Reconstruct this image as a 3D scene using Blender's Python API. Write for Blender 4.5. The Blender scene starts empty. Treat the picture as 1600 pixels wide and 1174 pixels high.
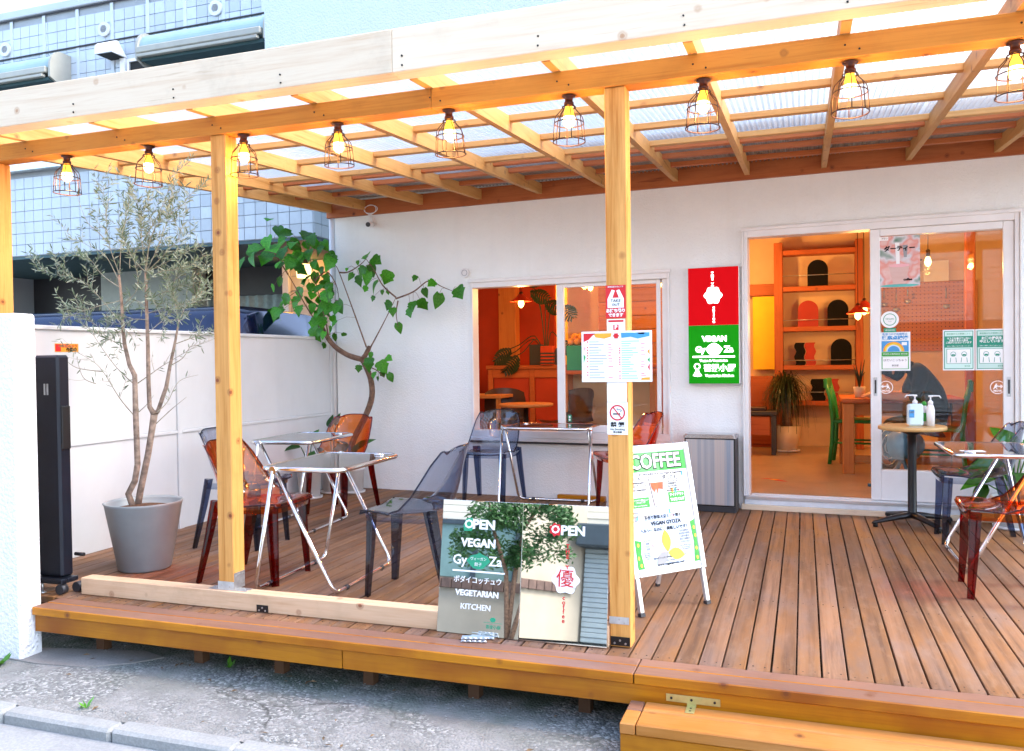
import bpy, bmesh, math, random
from mathutils import Vector, Matrix
random.seed(11)
SC = bpy.context.scene
COL = SC.collection
R = math.radians
PI = math.pi

# ------------------------------------------------------------ camera, sky, sun, exposure
cd = bpy.data.cameras.new("camera"); cam = bpy.data.objects.new("camera", cd); COL.objects.link(cam)
cr = Vector((0.94451394, 0.32820872, -0.01313211)); cu = Vector((0.00663088, 0.02091956, 0.99975917)); cf = Vector((-0.32840440, 0.94437355, -0.01758250))
m = Matrix((cr, cu, -cf)).transposed().to_4x4(); m.translation = Vector((0, -6.87406, 1.2)); cam.matrix_world = m
cd.sensor_fit = 'HORIZONTAL'; cd.sensor_width = 36; cd.lens = 36 * 1310.727 / 1600
cd.clip_start = 0.05; cd.clip_end = 300
SC.camera = cam
W = bpy.data.worlds.new("World"); SC.world = W; W.use_nodes = True
wn = W.node_tree; bg = wn.nodes["Background"]
sky = wn.nodes.new("ShaderNodeTexSky"); sky.sky_type = 'NISHITA'; sky.sun_disc = False
SUN_EL, SUN_AZ = 50, 72        # azimuth clockwise from +y (north)
sky.sun_elevation = R(SUN_EL); sky.sun_rotation = R(SUN_AZ); sky.air_density = 1.0; sky.dust_density = 2.0; sky.ozone_density = 1.0
wn.links.new(sky.outputs[0], bg.inputs[0]); bg.inputs[1].default_value = 0.15
sd = bpy.data.lights.new("sun", 'SUN'); so = bpy.data.objects.new("sun", sd); COL.objects.link(so)
sd.energy = 1.1; sd.angle = R(20); sd.color = (1.0, 0.95, 0.88)
dv = Vector((math.sin(R(SUN_AZ)) * math.cos(R(SUN_EL)), math.cos(R(SUN_AZ)) * math.cos(R(SUN_EL)), math.sin(R(SUN_EL))))
so.rotation_euler = dv.to_track_quat('Z', 'Y').to_euler(); so.location = dv * 20
SC.view_settings.view_transform = 'Standard'; SC.view_settings.look = 'None'; SC.view_settings.gamma = 1
SC.view_settings.use_curve_mapping = False
SC.view_settings.exposure = 2.68
SC.cycles.max_bounces = 10; SC.cycles.transparent_max_bounces = 24; SC.cycles.diffuse_bounces = 5; SC.cycles.glossy_bounces = 4

# ------------------------------------------------------------ materials
def hexc(h): return tuple(((int(h[i:i+2], 16)/255)**2.2) for i in (0, 2, 4))
class NT:
    def __init__(s, name):
        s.m = bpy.data.materials.new(name); s.m.use_nodes = True; s.t = s.m.node_tree; s.n = s.t.nodes; s.b = s.n["Principled BSDF"]; s.out = s.n["Material Output"]
    def N(s, ty, **k):
        x = s.n.new(ty)
        for a, v in k.items(): setattr(x, a, v)
        return x
    def L(s, a, b): s.t.links.new(a, b)
    def val(s, node, i, v): node.inputs[i].default_value = v; return node
    def coords(s, scale=(1,1,1), rnd=40.0, which='Object'):
        tc = s.N("ShaderNodeTexCoord"); oi = s.N("ShaderNodeObjectInfo"); mu = s.N("ShaderNodeMath", operation='MULTIPLY'); mu.inputs[1].default_value = rnd
        s.L(oi.outputs["Random"], mu.inputs[0])
        ad = s.N("ShaderNodeVectorMath", operation='ADD'); s.L(tc.outputs[which], ad.inputs[0]); s.L(mu.outputs[0], ad.inputs[1])
        ml = s.N("ShaderNodeVectorMath", operation='MULTIPLY'); s.L(ad.outputs[0], ml.inputs[0]); ml.inputs[1].default_value = scale
        return ml.outputs[0]
    def noise(s, vec, scale=5, detail=5, rough=.55, dist=0):
        n = s.N("ShaderNodeTexNoise"); s.L(vec, n.inputs["Vector"]); n.inputs["Scale"].default_value = scale; n.inputs["Detail"].default_value = detail
        n.inputs["Roughness"].default_value = rough; n.inputs["Distortion"].default_value = dist
        return n.outputs["Fac"]
    def ramp(s, fac, stops, interp='LINEAR'):
        r = s.N("ShaderNodeValToRGB"); s.L(fac, r.inputs[0]); e = r.color_ramp.elements; r.color_ramp.interpolation = interp
        while len(e) < len(stops): e.new(.5)
        for q, (p, c) in zip(e, stops): q.position = p; q.color = (c[0], c[1], c[2], 1) if not isinstance(c, (int, float)) else (c, c, c, 1)
        return r.outputs[0]
    def mix(s, fac, a, b, mode='MIX'):
        x = s.N("ShaderNodeMix", data_type='RGBA', blend_type=mode)
        for i, v in ((0, fac), (6, a), (7, b)):
            if isinstance(v, bpy.types.NodeSocket): s.L(v, x.inputs[i])
            elif i == 0: x.inputs[0].default_value = v
            else: x.inputs[i].default_value = (v[0], v[1], v[2], 1)
        return x.outputs[2]
    def bump(s, h, strength=.3, dist=.01):
        b = s.N("ShaderNodeBump"); b.inputs["Strength"].default_value = strength; b.inputs["Distance"].default_value = dist
        s.L(h, b.inputs["Height"]); s.L(b.outputs[0], s.b.inputs["Normal"])
    def col(s, c):
        if isinstance(c, bpy.types.NodeSocket): s.L(c, s.b.inputs["Base Color"])
        else: s.b.inputs["Base Color"].default_value = (c[0], c[1], c[2], 1)
    def set(s, rough=.5, metal=0, spec=.5, **k):
        s.b.inputs["Roughness"].default_value = rough; s.b.inputs["Metallic"].default_value = metal; s.b.inputs["Specular IOR Level"].default_value = spec
        return s

def simple(name, c, rough=.5, metal=0, var=.08, scale=6, bump=0, bscale=80, spec=.5, emit=0, bdist=.004):
    s = NT(name); s.set(rough, metal, spec)
    v = s.coords()
    if var:
        f = s.noise(v, scale, 5)
        lo = tuple(x*(1-var*1.6) for x in c); hi = tuple(min(1, x*(1+var*1.6)) for x in c)
        s.col(s.ramp(f, [(.3, lo), (.7, hi)]))
    else: s.col(c)
    if bump: s.bump(s.noise(v, bscale, 4), bump, bdist)
    if emit:
        s.b.inputs["Emission Color"].default_value = (c[0], c[1], c[2], 1); s.b.inputs["Emission Strength"].default_value = emit
    return s.m

def tilemat(name, c):
    s = NT(name); s.set(.28, 0, .5); v = s.coords(rnd=30); oi = s.N('ShaderNodeObjectInfo')
    a = s.ramp(oi.outputs['Random'], [(0, tuple(x*.86 for x in c)), (.5, c), (1, tuple(min(1, x*1.10) for x in c))]); st = s.noise(s.coords((2, 2, .5), rnd=0), 1.5, 5)
    s.col(s.mix(s.ramp(st, [(.45, 0), (.75, .35)]), a, tuple(x*.7 for x in c))); return s.m
def wood(name, c1, c2, axis='x', knots=1.0, kc=(.12, .04, .015), rough=.55, bump=.15, fine=1.0, stain=None):
    s = NT(name); s.set(rough, 0, .35)
    long_, cross = .7, 16
    sc = {'x': (long_, cross, cross), 'y': (cross, long_, cross), 'z': (cross, cross, long_)}[axis]
    v = s.coords(sc)
    g = s.noise(v, 1.0, 6, .6, 1.2)
    g2 = s.noise(v, 5.0*fine, 3, .6, .3)
    mixg = s.N("ShaderNodeMath", operation='ADD'); s.L(g, mixg.inputs[0]); h = s.N("ShaderNodeMath", operation='MULTIPLY'); s.L(g2, h.inputs[0]); h.inputs[1].default_value = .45; s.L(h.outputs[0], mixg.inputs[1])
    mid = tuple((a+b)/2 for a, b in zip(c1, c2))
    c = s.ramp(mixg.outputs[0], [(.40, tuple(x*.80 for x in c2)), (.50, c2), (.62, mid), (.80, c1), (.90, mid), (.99, tuple(x*.78 for x in c2))])
    vi = s.coords((1, 1, 1))
    if stain:
        f = s.noise(vi, 1.7, 4, .6)
        c = s.mix(s.ramp(f, [(.45, 0), (.7, 1)]), c, stain)
    if knots:
        vo = s.N("ShaderNodeTexVoronoi"); s.L(vi, vo.inputs["Vector"]); vo.inputs["Scale"].default_value = 8
        d = vo.outputs["Distance"]
        n = s.noise(vi, 40, 2); ad = s.N("ShaderNodeMath", operation='MULTIPLY_ADD'); s.L(n, ad.inputs[0]); ad.inputs[1].default_value = .07; s.L(d, ad.inputs[2])
        k = s.ramp(ad.outputs[0], [(.065, 1), (.11, .85), (.13, .35), (.155, .5), (.22, 0)])
        sp = s.N("ShaderNodeSeparateColor"); s.L(vo.outputs["Color"], sp.inputs[0])
        gt = s.N("ShaderNodeMath", operation='GREATER_THAN'); s.L(sp.outputs[0], gt.inputs[0]); gt.inputs[1].default_value = 1-.8*knots
        mm = s.N("ShaderNodeMath", operation='MULTIPLY'); s.L(k, mm.inputs[0]); s.L(gt.outputs[0], mm.inputs[1])
        c = s.mix(mm.outputs[0], c, kc)
    sm = s.noise(s.coords((1.2, 1.2, 1.2)), 3.0, 6, .65); c = s.mix(s.ramp(sm, [(.55, 0), (.78, .35)]), c, tuple(x*.55 for x in c2))
    oi = s.N('ShaderNodeObjectInfo'); hs = s.N('ShaderNodeHueSaturation'); mp = s.N('ShaderNodeMapRange'); s.L(oi.outputs['Random'], mp.inputs[0]); mp.inputs[3].default_value = .86; mp.inputs[4].default_value = 1.14; s.L(mp.outputs[0], hs.inputs['Value']); s.L(c, hs.inputs['Color']); c = hs.outputs[0]
    s.col(c)
    s.bump(g2, bump, .003)
    return s.m

def clearmat(name, tint, rough=.03, edge=None, ior=1.5, extra=0.0, refl=1.0):
    # tinted clear plastic or glass: see-through with a glossy coat; darker where looked through at a slant
    s = NT(name); n = s.n; n.remove(s.b)
    tr = s.N("ShaderNodeBsdfTransparent"); gl = s.N("ShaderNodeBsdfGlossy"); gl.inputs["Roughness"].default_value = rough
    gl.inputs["Color"].default_value = (refl, refl, refl, 1)
    fr = schlick(s, ((ior-1)/(ior+1))**2 + extra)
    if edge:
        lw = s.N("ShaderNodeLayerWeight"); lw.inputs["Blend"].default_value = .35
        s.L(s.mix(lw.outputs["Facing"], tint, edge), tr.inputs[0])
    else: tr.inputs[0].default_value = (*tint, 1)
    mx = s.N("ShaderNodeMixShader")
    s.L(fr, mx.inputs[0])
    s.L(tr.outputs[0], mx.inputs[1]); s.L(gl.outputs[0], mx.inputs[2]); s.L(mx.outputs[0], s.out.inputs[0])
    return s.m

def schlick(s, f0, k=1.0):
    # Fresnel that is the same from both sides of a thin sheet
    lw = s.N("ShaderNodeLayerWeight"); lw.inputs["Blend"].default_value = .5
    pw = s.N("ShaderNodeMath", operation='POWER'); s.L(lw.outputs["Facing"], pw.inputs[0]); pw.inputs[1].default_value = 5
    ma = s.N("ShaderNodeMath", operation='MULTIPLY_ADD'); s.L(pw.outputs[0], ma.inputs[0]); ma.inputs[1].default_value = (1-f0)*k; ma.inputs[2].default_value = f0
    return ma.outputs[0]
def emitmat(name, c, st):
    s = NT(name); s.n.remove(s.b); e = s.N("ShaderNodeEmission"); e.inputs[0].default_value = (*c, 1); e.inputs[1].default_value = st; s.L(e.outputs[0], s.out.inputs[0]); return s.m

def stucco(name, c, bscale=55, strength=.55, dirt=.06):
    s = NT(name); s.set(.85, 0, .2); v = s.coords(rnd=0)
    f = s.noise(v, 1.3, 6, .6); f2 = s.noise(v, 9, 4)
    a = s.ramp(f, [(.3, tuple(x*(1-dirt) for x in c)), (.65, c)]); stk = s.noise(s.coords((5, 5, .35), rnd=0), 1.0, 5, .6); a = s.mix(s.ramp(stk, [(.52, 0), (.80, .22)]), a, tuple(x*.72 for x in c))
    s.col(s.mix(s.ramp(f2, [(.35, .10), (.7, 0)]), a, tuple(x*.82 for x in c)))
    vo = s.N("ShaderNodeTexVoronoi", feature='SMOOTH_F1'); s.L(v, vo.inputs["Vector"]); vo.inputs["Scale"].default_value = bscale
    ad = s.N("ShaderNodeMath", operation='ADD'); s.L(vo.outputs["Distance"], ad.inputs[0]); s.L(s.noise(v, bscale*1.6, 4), ad.inputs[1])
    s.bump(ad.outputs[0], strength, .012)
    return s.m

def deckmat(name, top=True):
    s = NT(name); s.set(.6, 0, .3)
    v = s.coords((9, .8, 9)); g = s.noise(v, 1.2, 6, .62, .8); g2 = s.noise(v, 6, 3)
    wv = s.coords((1, 1, 1), rnd=.55); blot = s.noise(wv, 1.6, 5, .62); blot2 = s.noise(wv, 6, 5, .6)
    base = s.ramp(g, [(.3, (.120, .060, .032)), (.5, (.195, .102, .055)), (.72, (.27, .152, .090))])
    base = s.mix(s.ramp(blot, [(.44, 0), (.62, .85)]), base, (.28, .122, .036))
    base = s.mix(s.ramp(blot2, [(.46, 0), (.64, .6)]), base, (.16, .115, .10))
    oi = s.N("ShaderNodeObjectInfo")
    hs = s.N("ShaderNodeHueSaturation"); mp = s.N("ShaderNodeMapRange"); s.L(oi.outputs["Random"], mp.inputs[0]); mp.inputs[3].default_value = .72; mp.inputs[4].default_value = 1.25
    s.L(mp.outputs[0], hs.inputs["Value"]); s.L(base, hs.inputs["Color"])
    fm = s.noise(s.coords((26, 3, 26)), 1.0, 6, .7); sc3 = s.noise(wv, 22, 6, .7); cc = s.mix(s.ramp(fm, [(.36, .55), (.52, 0)]), hs.outputs[0], (.055, .026, .016)); cc = s.mix(s.ramp(sc3, [(.52, 0), (.72, .45)]), cc, (.27, .18, .125)); cc = s.mix(s.ramp(sc3, [(.25, .5), (.40, 0)]), cc, (.085, .05, .04)); s.col(cc); s.bump(fm, .35, .003)
    return s.m

M = {}
M['stucco'] = stucco('white_stucco', (.87, .89, .87), 85, .34)
M['upper'] = stucco('pale_blue_stucco', (.54, .63, .67), 60, .5, .05)
M['stucco_coarse'] = stucco('coarse_white_stucco', (.82, .83, .84), 60, .7, .03)
M['frame'] = simple('window_frame_paint', (.78, .77, .76), .35, var=.03)
M['fascia'] = wood('pale_new_pine', (.70, .58, .43), (.62, .46, .31), 'x', .9, (.42, .22, .11), fine=1.4)
M['beam'] = wood('pine_beam', (.50, .205, .028), (.36, .120, .012), 'x', .9)
M['rafter'] = wood('pine_rafter', (.60, .315, .10), (.46, .20, .045), 'y', .7, (.25, .10, .04))
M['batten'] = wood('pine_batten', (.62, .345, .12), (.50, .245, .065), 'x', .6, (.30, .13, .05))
M['shadepine'] = wood('shade_reddened_pine', (.46, .135, .035), (.34, .08, .018), 'x', .5, (.10, .02, .006))  # same pine, with shade and lamplight near the wall put into its colour
M['post'] = wood('pine_post', (.64, .315, .085), (.42, .155, .022), 'z', 1.0, (.20, .045, .012))
M['sill'] = wood('pine_sill', (.60, .41, .26), (.48, .28, .155), 'x', 1.0, (.22, .07, .03))
M['amber'] = wood('amber_stained_wood', (.44, .165, .003), (.30, .090, .0015), 'x', .7, (.14, .035, .008), rough=.4, stain=(.24, .060, .002))
M['decktop'] = deckmat('weathered_deck_stain')
M['deckedge'] = wood('worn_edge_board', (.23, .115, .072), (.16, .070, .038), 'x', .3, stain=(.17, .095, .072))
M['steptop'] = wood('worn_step_board', (.44, .195, .055), (.31, .115, .022), 'x', .5, stain=(.36, .135, .014))
M['under'] = simple('dark_underframe_wood', (.10, .045, .02), .8)
M['zinc'] = simple('galvanised_steel', (.55, .58, .60), .35, .85, .12, 25)
M['brass'] = simple('yellow_zinc_plate', (.52, .47, .20), .4, .6, .15, 12)
M['blackm'] = simple('black_painted_metal', (.012, .012, .013), .35, .2, .1)
M['gate'] = simple('black_gate_aluminium', (.010, .013, .022), .3, .3, .15, 4, spec=.5)
M['screw'] = simple('screw_head', (.5, .5, .5), .35, .9, 0)
M['dark'] = simple('dark_hole', (.01, .01, .01), .8, var=0)
M['chrome'] = simple('polished_chrome', (.80, .81, .82), .09, 1.0, .03)
M['alum'] = simple('satin_aluminium', (.72, .74, .76), .3, .75, .04)
M['steelbin'] = simple('brushed_steel', (.62, .63, .65), .24, .95, .05)
M['white'] = simple('white_plastic', (.80, .80, .80), .4, var=.02)
M['paper'] = simple('white_paper', (.82, .83, .83), .6, var=.02)
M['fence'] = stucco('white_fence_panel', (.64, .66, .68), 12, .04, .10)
M['greyblack'] = simple('dark_grey_plastic', (.03, .03, .035), .45)
M['red'] = simple('red_print', (.62, .012, .020), .45, var=.03)
M['green'] = simple('green_print', (.03, .33, .035), .45, var=.03)
M['dkgreen'] = simple('deep_green_print', (.015, .30, .16), .45, var=.03)
M['black'] = simple('black_print', (.008, .008, .009), .8, var=0, spec=.1)
M['greyp'] = simple('grey_print', (.30, .31, .33), .5, var=0)
M['ltblue'] = simple('pale_blue_print', (.55, .66, .82), .5, var=.05)
M['blue'] = simple('blue_print', (.06, .30, .62), .5, var=.05)
M['orangep'] = simple('orange_print', (.85, .36, .03), .5, var=.05)
M['yellow'] = simple('yellow_print', (.85, .60, .05), .5, var=.05)
M['pink'] = simple('pink_print', (.80, .42, .46), .5, var=.08)
M['brown'] = simple('brown_print', (.45, .10, .02), .5, var=.2, scale=30)
M['teal'] = simple('teal_print', (.10, .45, .42), .5, var=.05)
M['whitep'] = simple('white_print', (.86, .86, .86), .5, var=0)
M['mirror'] = simple('mirror_panel', (.86, .90, .88), .012, 1.0, 0)
M['glass'] = clearmat('window_glass', (.95, .96, .95), .01, ior=1.43)
M['smoke'] = clearmat('smoke_clear_plastic', (.79, .83, .90), .04, (.42, .48, .60))
M['smoke_thick'] = clearmat('thick_smoke_plastic', (.30, .36, .50), .04, (.10, .14, .24))
M['redc'] = clearmat('red_clear_plastic', (.97, .50, .18), .04, (.90, .16, .03))
M['redc_thick'] = clearmat('thick_red_plastic', (.50, .022, .010), .04, (.30, .008, .004))
M['tabletop'] = clearmat('smoked_table_top', (.42, .40, .42), .03, ior=1.7, extra=.10)
M['acryl'] = clearmat('clear_laminate', (.95, .96, .97), .05)
def polymat():
    s = NT('corrugated_polycarbonate'); s.n.remove(s.b)
    tr = s.N("ShaderNodeBsdfTransparent"); lw0 = s.N("ShaderNodeLayerWeight"); lw0.inputs["Blend"].default_value = .5; s.L(s.ramp(lw0.outputs["Facing"], [(.45, (.95, .96, .97)), (.74, (.88, .89, .91)), (.90, (.66, .67, .69))]), tr.inputs[0])
    tl = s.N("ShaderNodeBsdfTranslucent"); tl.inputs[0].default_value = (.95, .94, .92, 1)
    gl = s.N("ShaderNodeBsdfGlossy"); gl.inputs["Roughness"].default_value = .12
    m1 = s.N("ShaderNodeMixShader"); m1.inputs[0].default_value = .34; s.L(tr.outputs[0], m1.inputs[1]); s.L(tl.outputs[0], m1.inputs[2])
    fr = schlick(s, .03, .6)
    m2 = s.N("ShaderNodeMixShader"); s.L(fr, m2.inputs[0]); s.L(m1.outputs[0], m2.inputs[1]); s.L(gl.outputs[0], m2.inputs[2]); s.L(m2.outputs[0], s.out.inputs[0])
    return s.m
M['poly'] = polymat()
M['bulb'] = emitmat('glowing_filament_bulb', (1.0, .58, .20), 3.2)
M['bulbglass'] = emitmat('amber_bulb_neck', (1.0, .36, .03), .8)
M['pulb'] = emitmat('pendant_bulb', (1.0, .55, .14), 3)
M['porch'] = emitmat('porch_globe', (1.0, .66, .25), .8)
M['socket'] = simple('dark_copper_socket', (.07, .02, .012), .4, .5)
M['wire'] = simple('dark_wire', (.03, .012, .012), .45, .4, 0)
M['signred'] = simple('backlit_red_face', (.60, .002, .006), .5, var=.02, spec=.06, emit=.05)
M['signgreen'] = simple('backlit_green_face', (.008, .28, .006), .5, var=.02, spec=.06, emit=.05)
M['signwhite'] = simple('backlit_white_letters', (1, 1, 1), .4, var=0, emit=.6)
M['signside'] = simple('sign_box_side', (.82, .80, .80), .4, var=.02)
def leafmat(name, c1, c2, rough=.4, trans=.35):
    s = NT(name); s.set(rough, 0, .4); v = s.coords(rnd=20)
    c = s.ramp(s.noise(v, 9, 3), [(.3, c1), (.7, c2)])
    oi = s.N("ShaderNodeObjectInfo"); hs = s.N("ShaderNodeHueSaturation"); mp = s.N("ShaderNodeMapRange"); s.L(oi.outputs["Random"], mp.inputs[0]); mp.inputs[3].default_value = .65; mp.inputs[4].default_value = 1.5
    s.L(mp.outputs[0], hs.inputs["Value"]); s.L(c, hs.inputs["Color"])
    s.col(hs.outputs[0])
    tl = s.N("ShaderNodeBsdfTranslucent"); s.L(hs.outputs[0], tl.inputs[0]); mx = s.N("ShaderNodeMixShader"); mx.inputs[0].default_value = trans
    s.L(s.b.outputs[0], mx.inputs[1]); s.L(tl.outputs[0], mx.inputs[2]); s.L(mx.outputs[0], s.out.inputs[0])
    return s.m
M['olive'] = leafmat('olive_leaf', (.13, .19, .11), (.24, .32, .20))
M['olive2'] = leafmat('olive_leaf_underside', (.25, .31, .23), (.36, .41, .33))
M['figleaf'] = leafmat('broad_green_leaf', (.045, .25, .012), (.11, .40, .03), .35, .5)
M['darkleaf'] = leafmat('dark_glossy_leaf', (.018, .09, .015), (.035, .15, .02), .3)
M['weed'] = leafmat('weed_leaf', (.10, .32, .03), (.16, .42, .05))
M['bark'] = simple('grey_bark', (.26, .20, .155), .9, var=.3, scale=30, bump=.6, bscale=70)
M['bark2'] = simple('brown_bark', (.17, .095, .06), .85, var=.3, scale=26, bump=.6, bscale=60)
M['soil'] = simple('potting_soil', (.10, .045, .02), .95, var=.6, scale=60, bump=1, bscale=120, bdist=.01)
M['potgrey'] = simple('grey_pot', (.27, .305, .32), .5, var=.10, scale=3)
M['potwhite'] = simple('white_pot', (.76, .76, .75), .35, var=.03)
M['potcream'] = simple('cream_pot', (.62, .50, .36), .5, var=.05)
M['skin'] = simple('skin', (.55, .28, .17), .5, var=.05)
M['cloth_black'] = simple('black_cloth', (.008, .008, .010), .9, var=.2)
M['hair'] = simple('dark_hair', (.008, .006, .005), .5, var=.2)

# ------------------------------------------------------------ mesh helpers
XF = {}     # world transform of empties, kept by hand
class MB:
    def __init__(s): s.v = []; s.f = []; s.mi = []; s.sm = []; s.cur = 0; s.smooth = False; s.T = None
    def add(s, vs, fs, smooth=None):
        o = len(s.v)
        s.v += [tuple(s.T @ Vector(p)) for p in vs] if s.T is not None else [tuple(p) for p in vs]
        for f in fs: s.f.append(tuple(i+o for i in f)); s.mi.append(s.cur); s.sm.append(s.smooth if smooth is None else smooth)
        return s
    def box(s, x0, x1, y0, y1, z0, z1, b=0.0):
        if b <= 0:
            v = [(x, y, z) for x in (x0, x1) for y in (y0, y1) for z in (z0, z1)]
            return s.add(v, [(0, 1, 3, 2), (4, 6, 7, 5), (0, 4, 5, 1), (2, 3, 7, 6), (0, 2, 6, 4), (1, 5, 7, 3)], False)
        b = min(b, (x1-x0)*.45, (y1-y0)*.45, (z1-z0)*.45)
        key = (x1-x0, y1-y0, z1-z0, b)
        bm = bmesh.new(); bmesh.ops.create_cube(bm, size=1)
        for p in bm.verts: p.co = Vector((p.co.x*key[0], p.co.y*key[1], p.co.z*key[2]))
        bmesh.ops.bevel(bm, geom=bm.edges[:], offset=b, segments=1, affect='EDGES', profile=.5)
        bm.verts.index_update(); c = Vector(((x0+x1)/2, (y0+y1)/2, (z0+z1)/2))
        s.add([p.co + c for p in bm.verts], [[p.index for p in f.verts] for f in bm.faces], False); bm.free(); return s
    def tube(s, path, rad, n=8, cap=True, closed=False, flat=1.0):
        P = [Vector(p) for p in path]; k = len(P); rad = [rad]*k if isinstance(rad, (int, float)) else list(rad)
        vs = []; fs = []
        t0 = (P[1]-P[0]).normalized(); a = Vector((0, 0, 1)) if abs(t0.z) < .9 else Vector((1, 0, 0)); u = t0.cross(a).normalized()
        for i in range(k):
            if closed: t = (P[(i+1) % k]-P[i-1]).normalized()
            else: t = ((P[min(i+1, k-1)]-P[i]).normalized() + (P[i]-P[max(i-1, 0)]).normalized()).normalized() if 0 < i < k-1 else (P[min(i+1, k-1)]-P[max(i-1, 0)]).normalized()
            u = (u - t*u.dot(t)).normalized(); w = t.cross(u)
            for j in range(n):
                an = 2*PI*j/n + PI/n; vs.append(P[i] + u*math.cos(an)*rad[i] + w*math.sin(an)*rad[i]*flat)
        for i in range(k if closed else k-1):
            for j in range(n):
                a0 = i*n+j; a1 = i*n+(j+1) % n; b0 = ((i+1) % k)*n+j; b1 = ((i+1) % k)*n+(j+1) % n; fs.append((a0, a1, b1, b0))
        s.add(vs, fs, n > 4)
        if cap and not closed: 
            o = len(s.v)-len(vs)
            s.f.append(tuple(o+j for j in range(n))[::-1]); s.f.append(tuple(o+(k-1)*n+j for j in range(n))); s.mi += [s.cur]*2; s.sm += [False]*2
        return s
    def lathe(s, prof, n=20, c=(0, 0, 0), smooth=True, capt=True, capb=True):
        vs = []; fs = []
        for r, z in prof:
            for j in range(n): an = 2*PI*j/n; vs.append((c[0]+r*math.cos(an), c[1]+r*math.sin(an), c[2]+z))
        for i in range(len(prof)-1):
            for j in range(n): fs.append((i*n+j, i*n+(j+1) % n, (i+1)*n+(j+1) % n, (i+1)*n+j))
        s.add(vs, fs, smooth); o = len(s.v)-len(vs)
        if capb: s.f.append(tuple(o+j for j in range(n))[::-1]); s.mi.append(s.cur); s.sm.append(False)
        if capt: s.f.append(tuple(o+(len(prof)-1)*n+j for j in range(n))); s.mi.append(s.cur); s.sm.append(False)
        return s
    def prism(s, poly, d0, d1, ax='y'):
        # poly in the plane across axis ax, extruded d0..d1; for y: poly=(x,z); x: (y,z); z: (x,y)
        f = {'y': lambda a, b, d: (a, d, b), 'x': lambda a, b, d: (d, a, b), 'z': lambda a, b, d: (a, b, d)}[ax]
        n = len(poly); vs = [f(a, b, d0) for a, b in poly] + [f(a, b, d1) for a, b in poly]
        fs = [tuple(range(n)), tuple(range(n, 2*n))[::-1]] + [(i, i+n, (i+1) % n+n, (i+1) % n) for i in range(n)]
        return s.add(vs, fs, False)
    def grid(s, fn, nu, nv, smooth=True):
        vs = [fn(i/nu, j/nv) for j in range(nv+1) for i in range(nu+1)]
        fs = [(j*(nu+1)+i, j*(nu+1)+i+1, (j+1)*(nu+1)+i+1, (j+1)*(nu+1)+i) for j in range(nv) for i in range(nu)]
        return s.add(vs, fs, smooth)
    def mesh(s, name, mats):
        me = bpy.data.meshes.new(name); me.from_pydata([tuple(p) for p in s.v], [], s.f)
        for q in (mats if isinstance(mats, (list, tuple)) else [mats]): me.materials.append(M[q] if isinstance(q, str) else q)
        me.polygons.foreach_set('material_index', s.mi); me.polygons.foreach_set('use_smooth', s.sm)
        bm = bmesh.new(); bm.from_mesh(me); bmesh.ops.recalc_face_normals(bm, faces=bm.faces[:]); bm.to_mesh(me); bm.free()
        me.update(); return me
    def build(s, name, mats, parent=None, world=False, loc=None, rot=None):
        if world and parent is not None:
            inv = XF[parent.name].inverted(); s.v = [tuple(inv @ Vector(p)) for p in s.v]
        o = bpy.data.objects.new(name, s.mesh(name, mats)); COL.objects.link(o); o.parent = parent
        if loc: o.location = loc
        if rot: o.rotation_euler = rot
        XF[o.name] = (XF[parent.name] if parent is not None and parent.name in XF else Matrix()) @ o.matrix_basis
        return o

def tag(o, label=None, cat=None, group=None, kind=None):
    if label: o['label'] = label
    if cat: o['category'] = cat
    if group: o['group'] = group
    if kind: o['kind'] = kind
    return o
def thing(name, label, cat, loc=(0, 0, 0), rz=0, group=None, kind=None, rx=0, ry=0):
    o = bpy.data.objects.new(name, None); o.empty_display_size = .1; COL.objects.link(o); o.location = loc; o.rotation_euler = (rx, ry, rz)
    XF[o.name] = Matrix.Translation(loc) @ o.rotation_euler.to_matrix().to_4x4()
    return tag(o, label, cat, group, kind)
def kids(o): return [c for c in bpy.data.objects if c.parent == o]
def part(mesh, name, parent, loc=(0, 0, 0), rot=(0, 0, 0), scale=(1, 1, 1)):
    o = bpy.data.objects.new(name, mesh); COL.objects.link(o); o.parent = parent; o.location = loc; o.rotation_euler = rot; o.scale = scale
    XF[o.name] = XF.get(parent.name, Matrix()) @ o.matrix_basis; return o
def copy_tree(o, parent=None):
    c = o.copy(); COL.objects.link(c); c.parent = parent
    for ch in KIDS.get(o.name, None) or kids(o): copy_tree(ch, c)
    return c
KIDS = {}
def clone(o, label, loc, rz=0):
    KIDS.clear()
    for q in bpy.data.objects:
        if q.parent: KIDS.setdefault(q.parent.name, []).append(q)
    c = copy_tree(o); c['label'] = label; c.location = loc; c.rotation_euler = (0, 0, rz); return c

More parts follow.
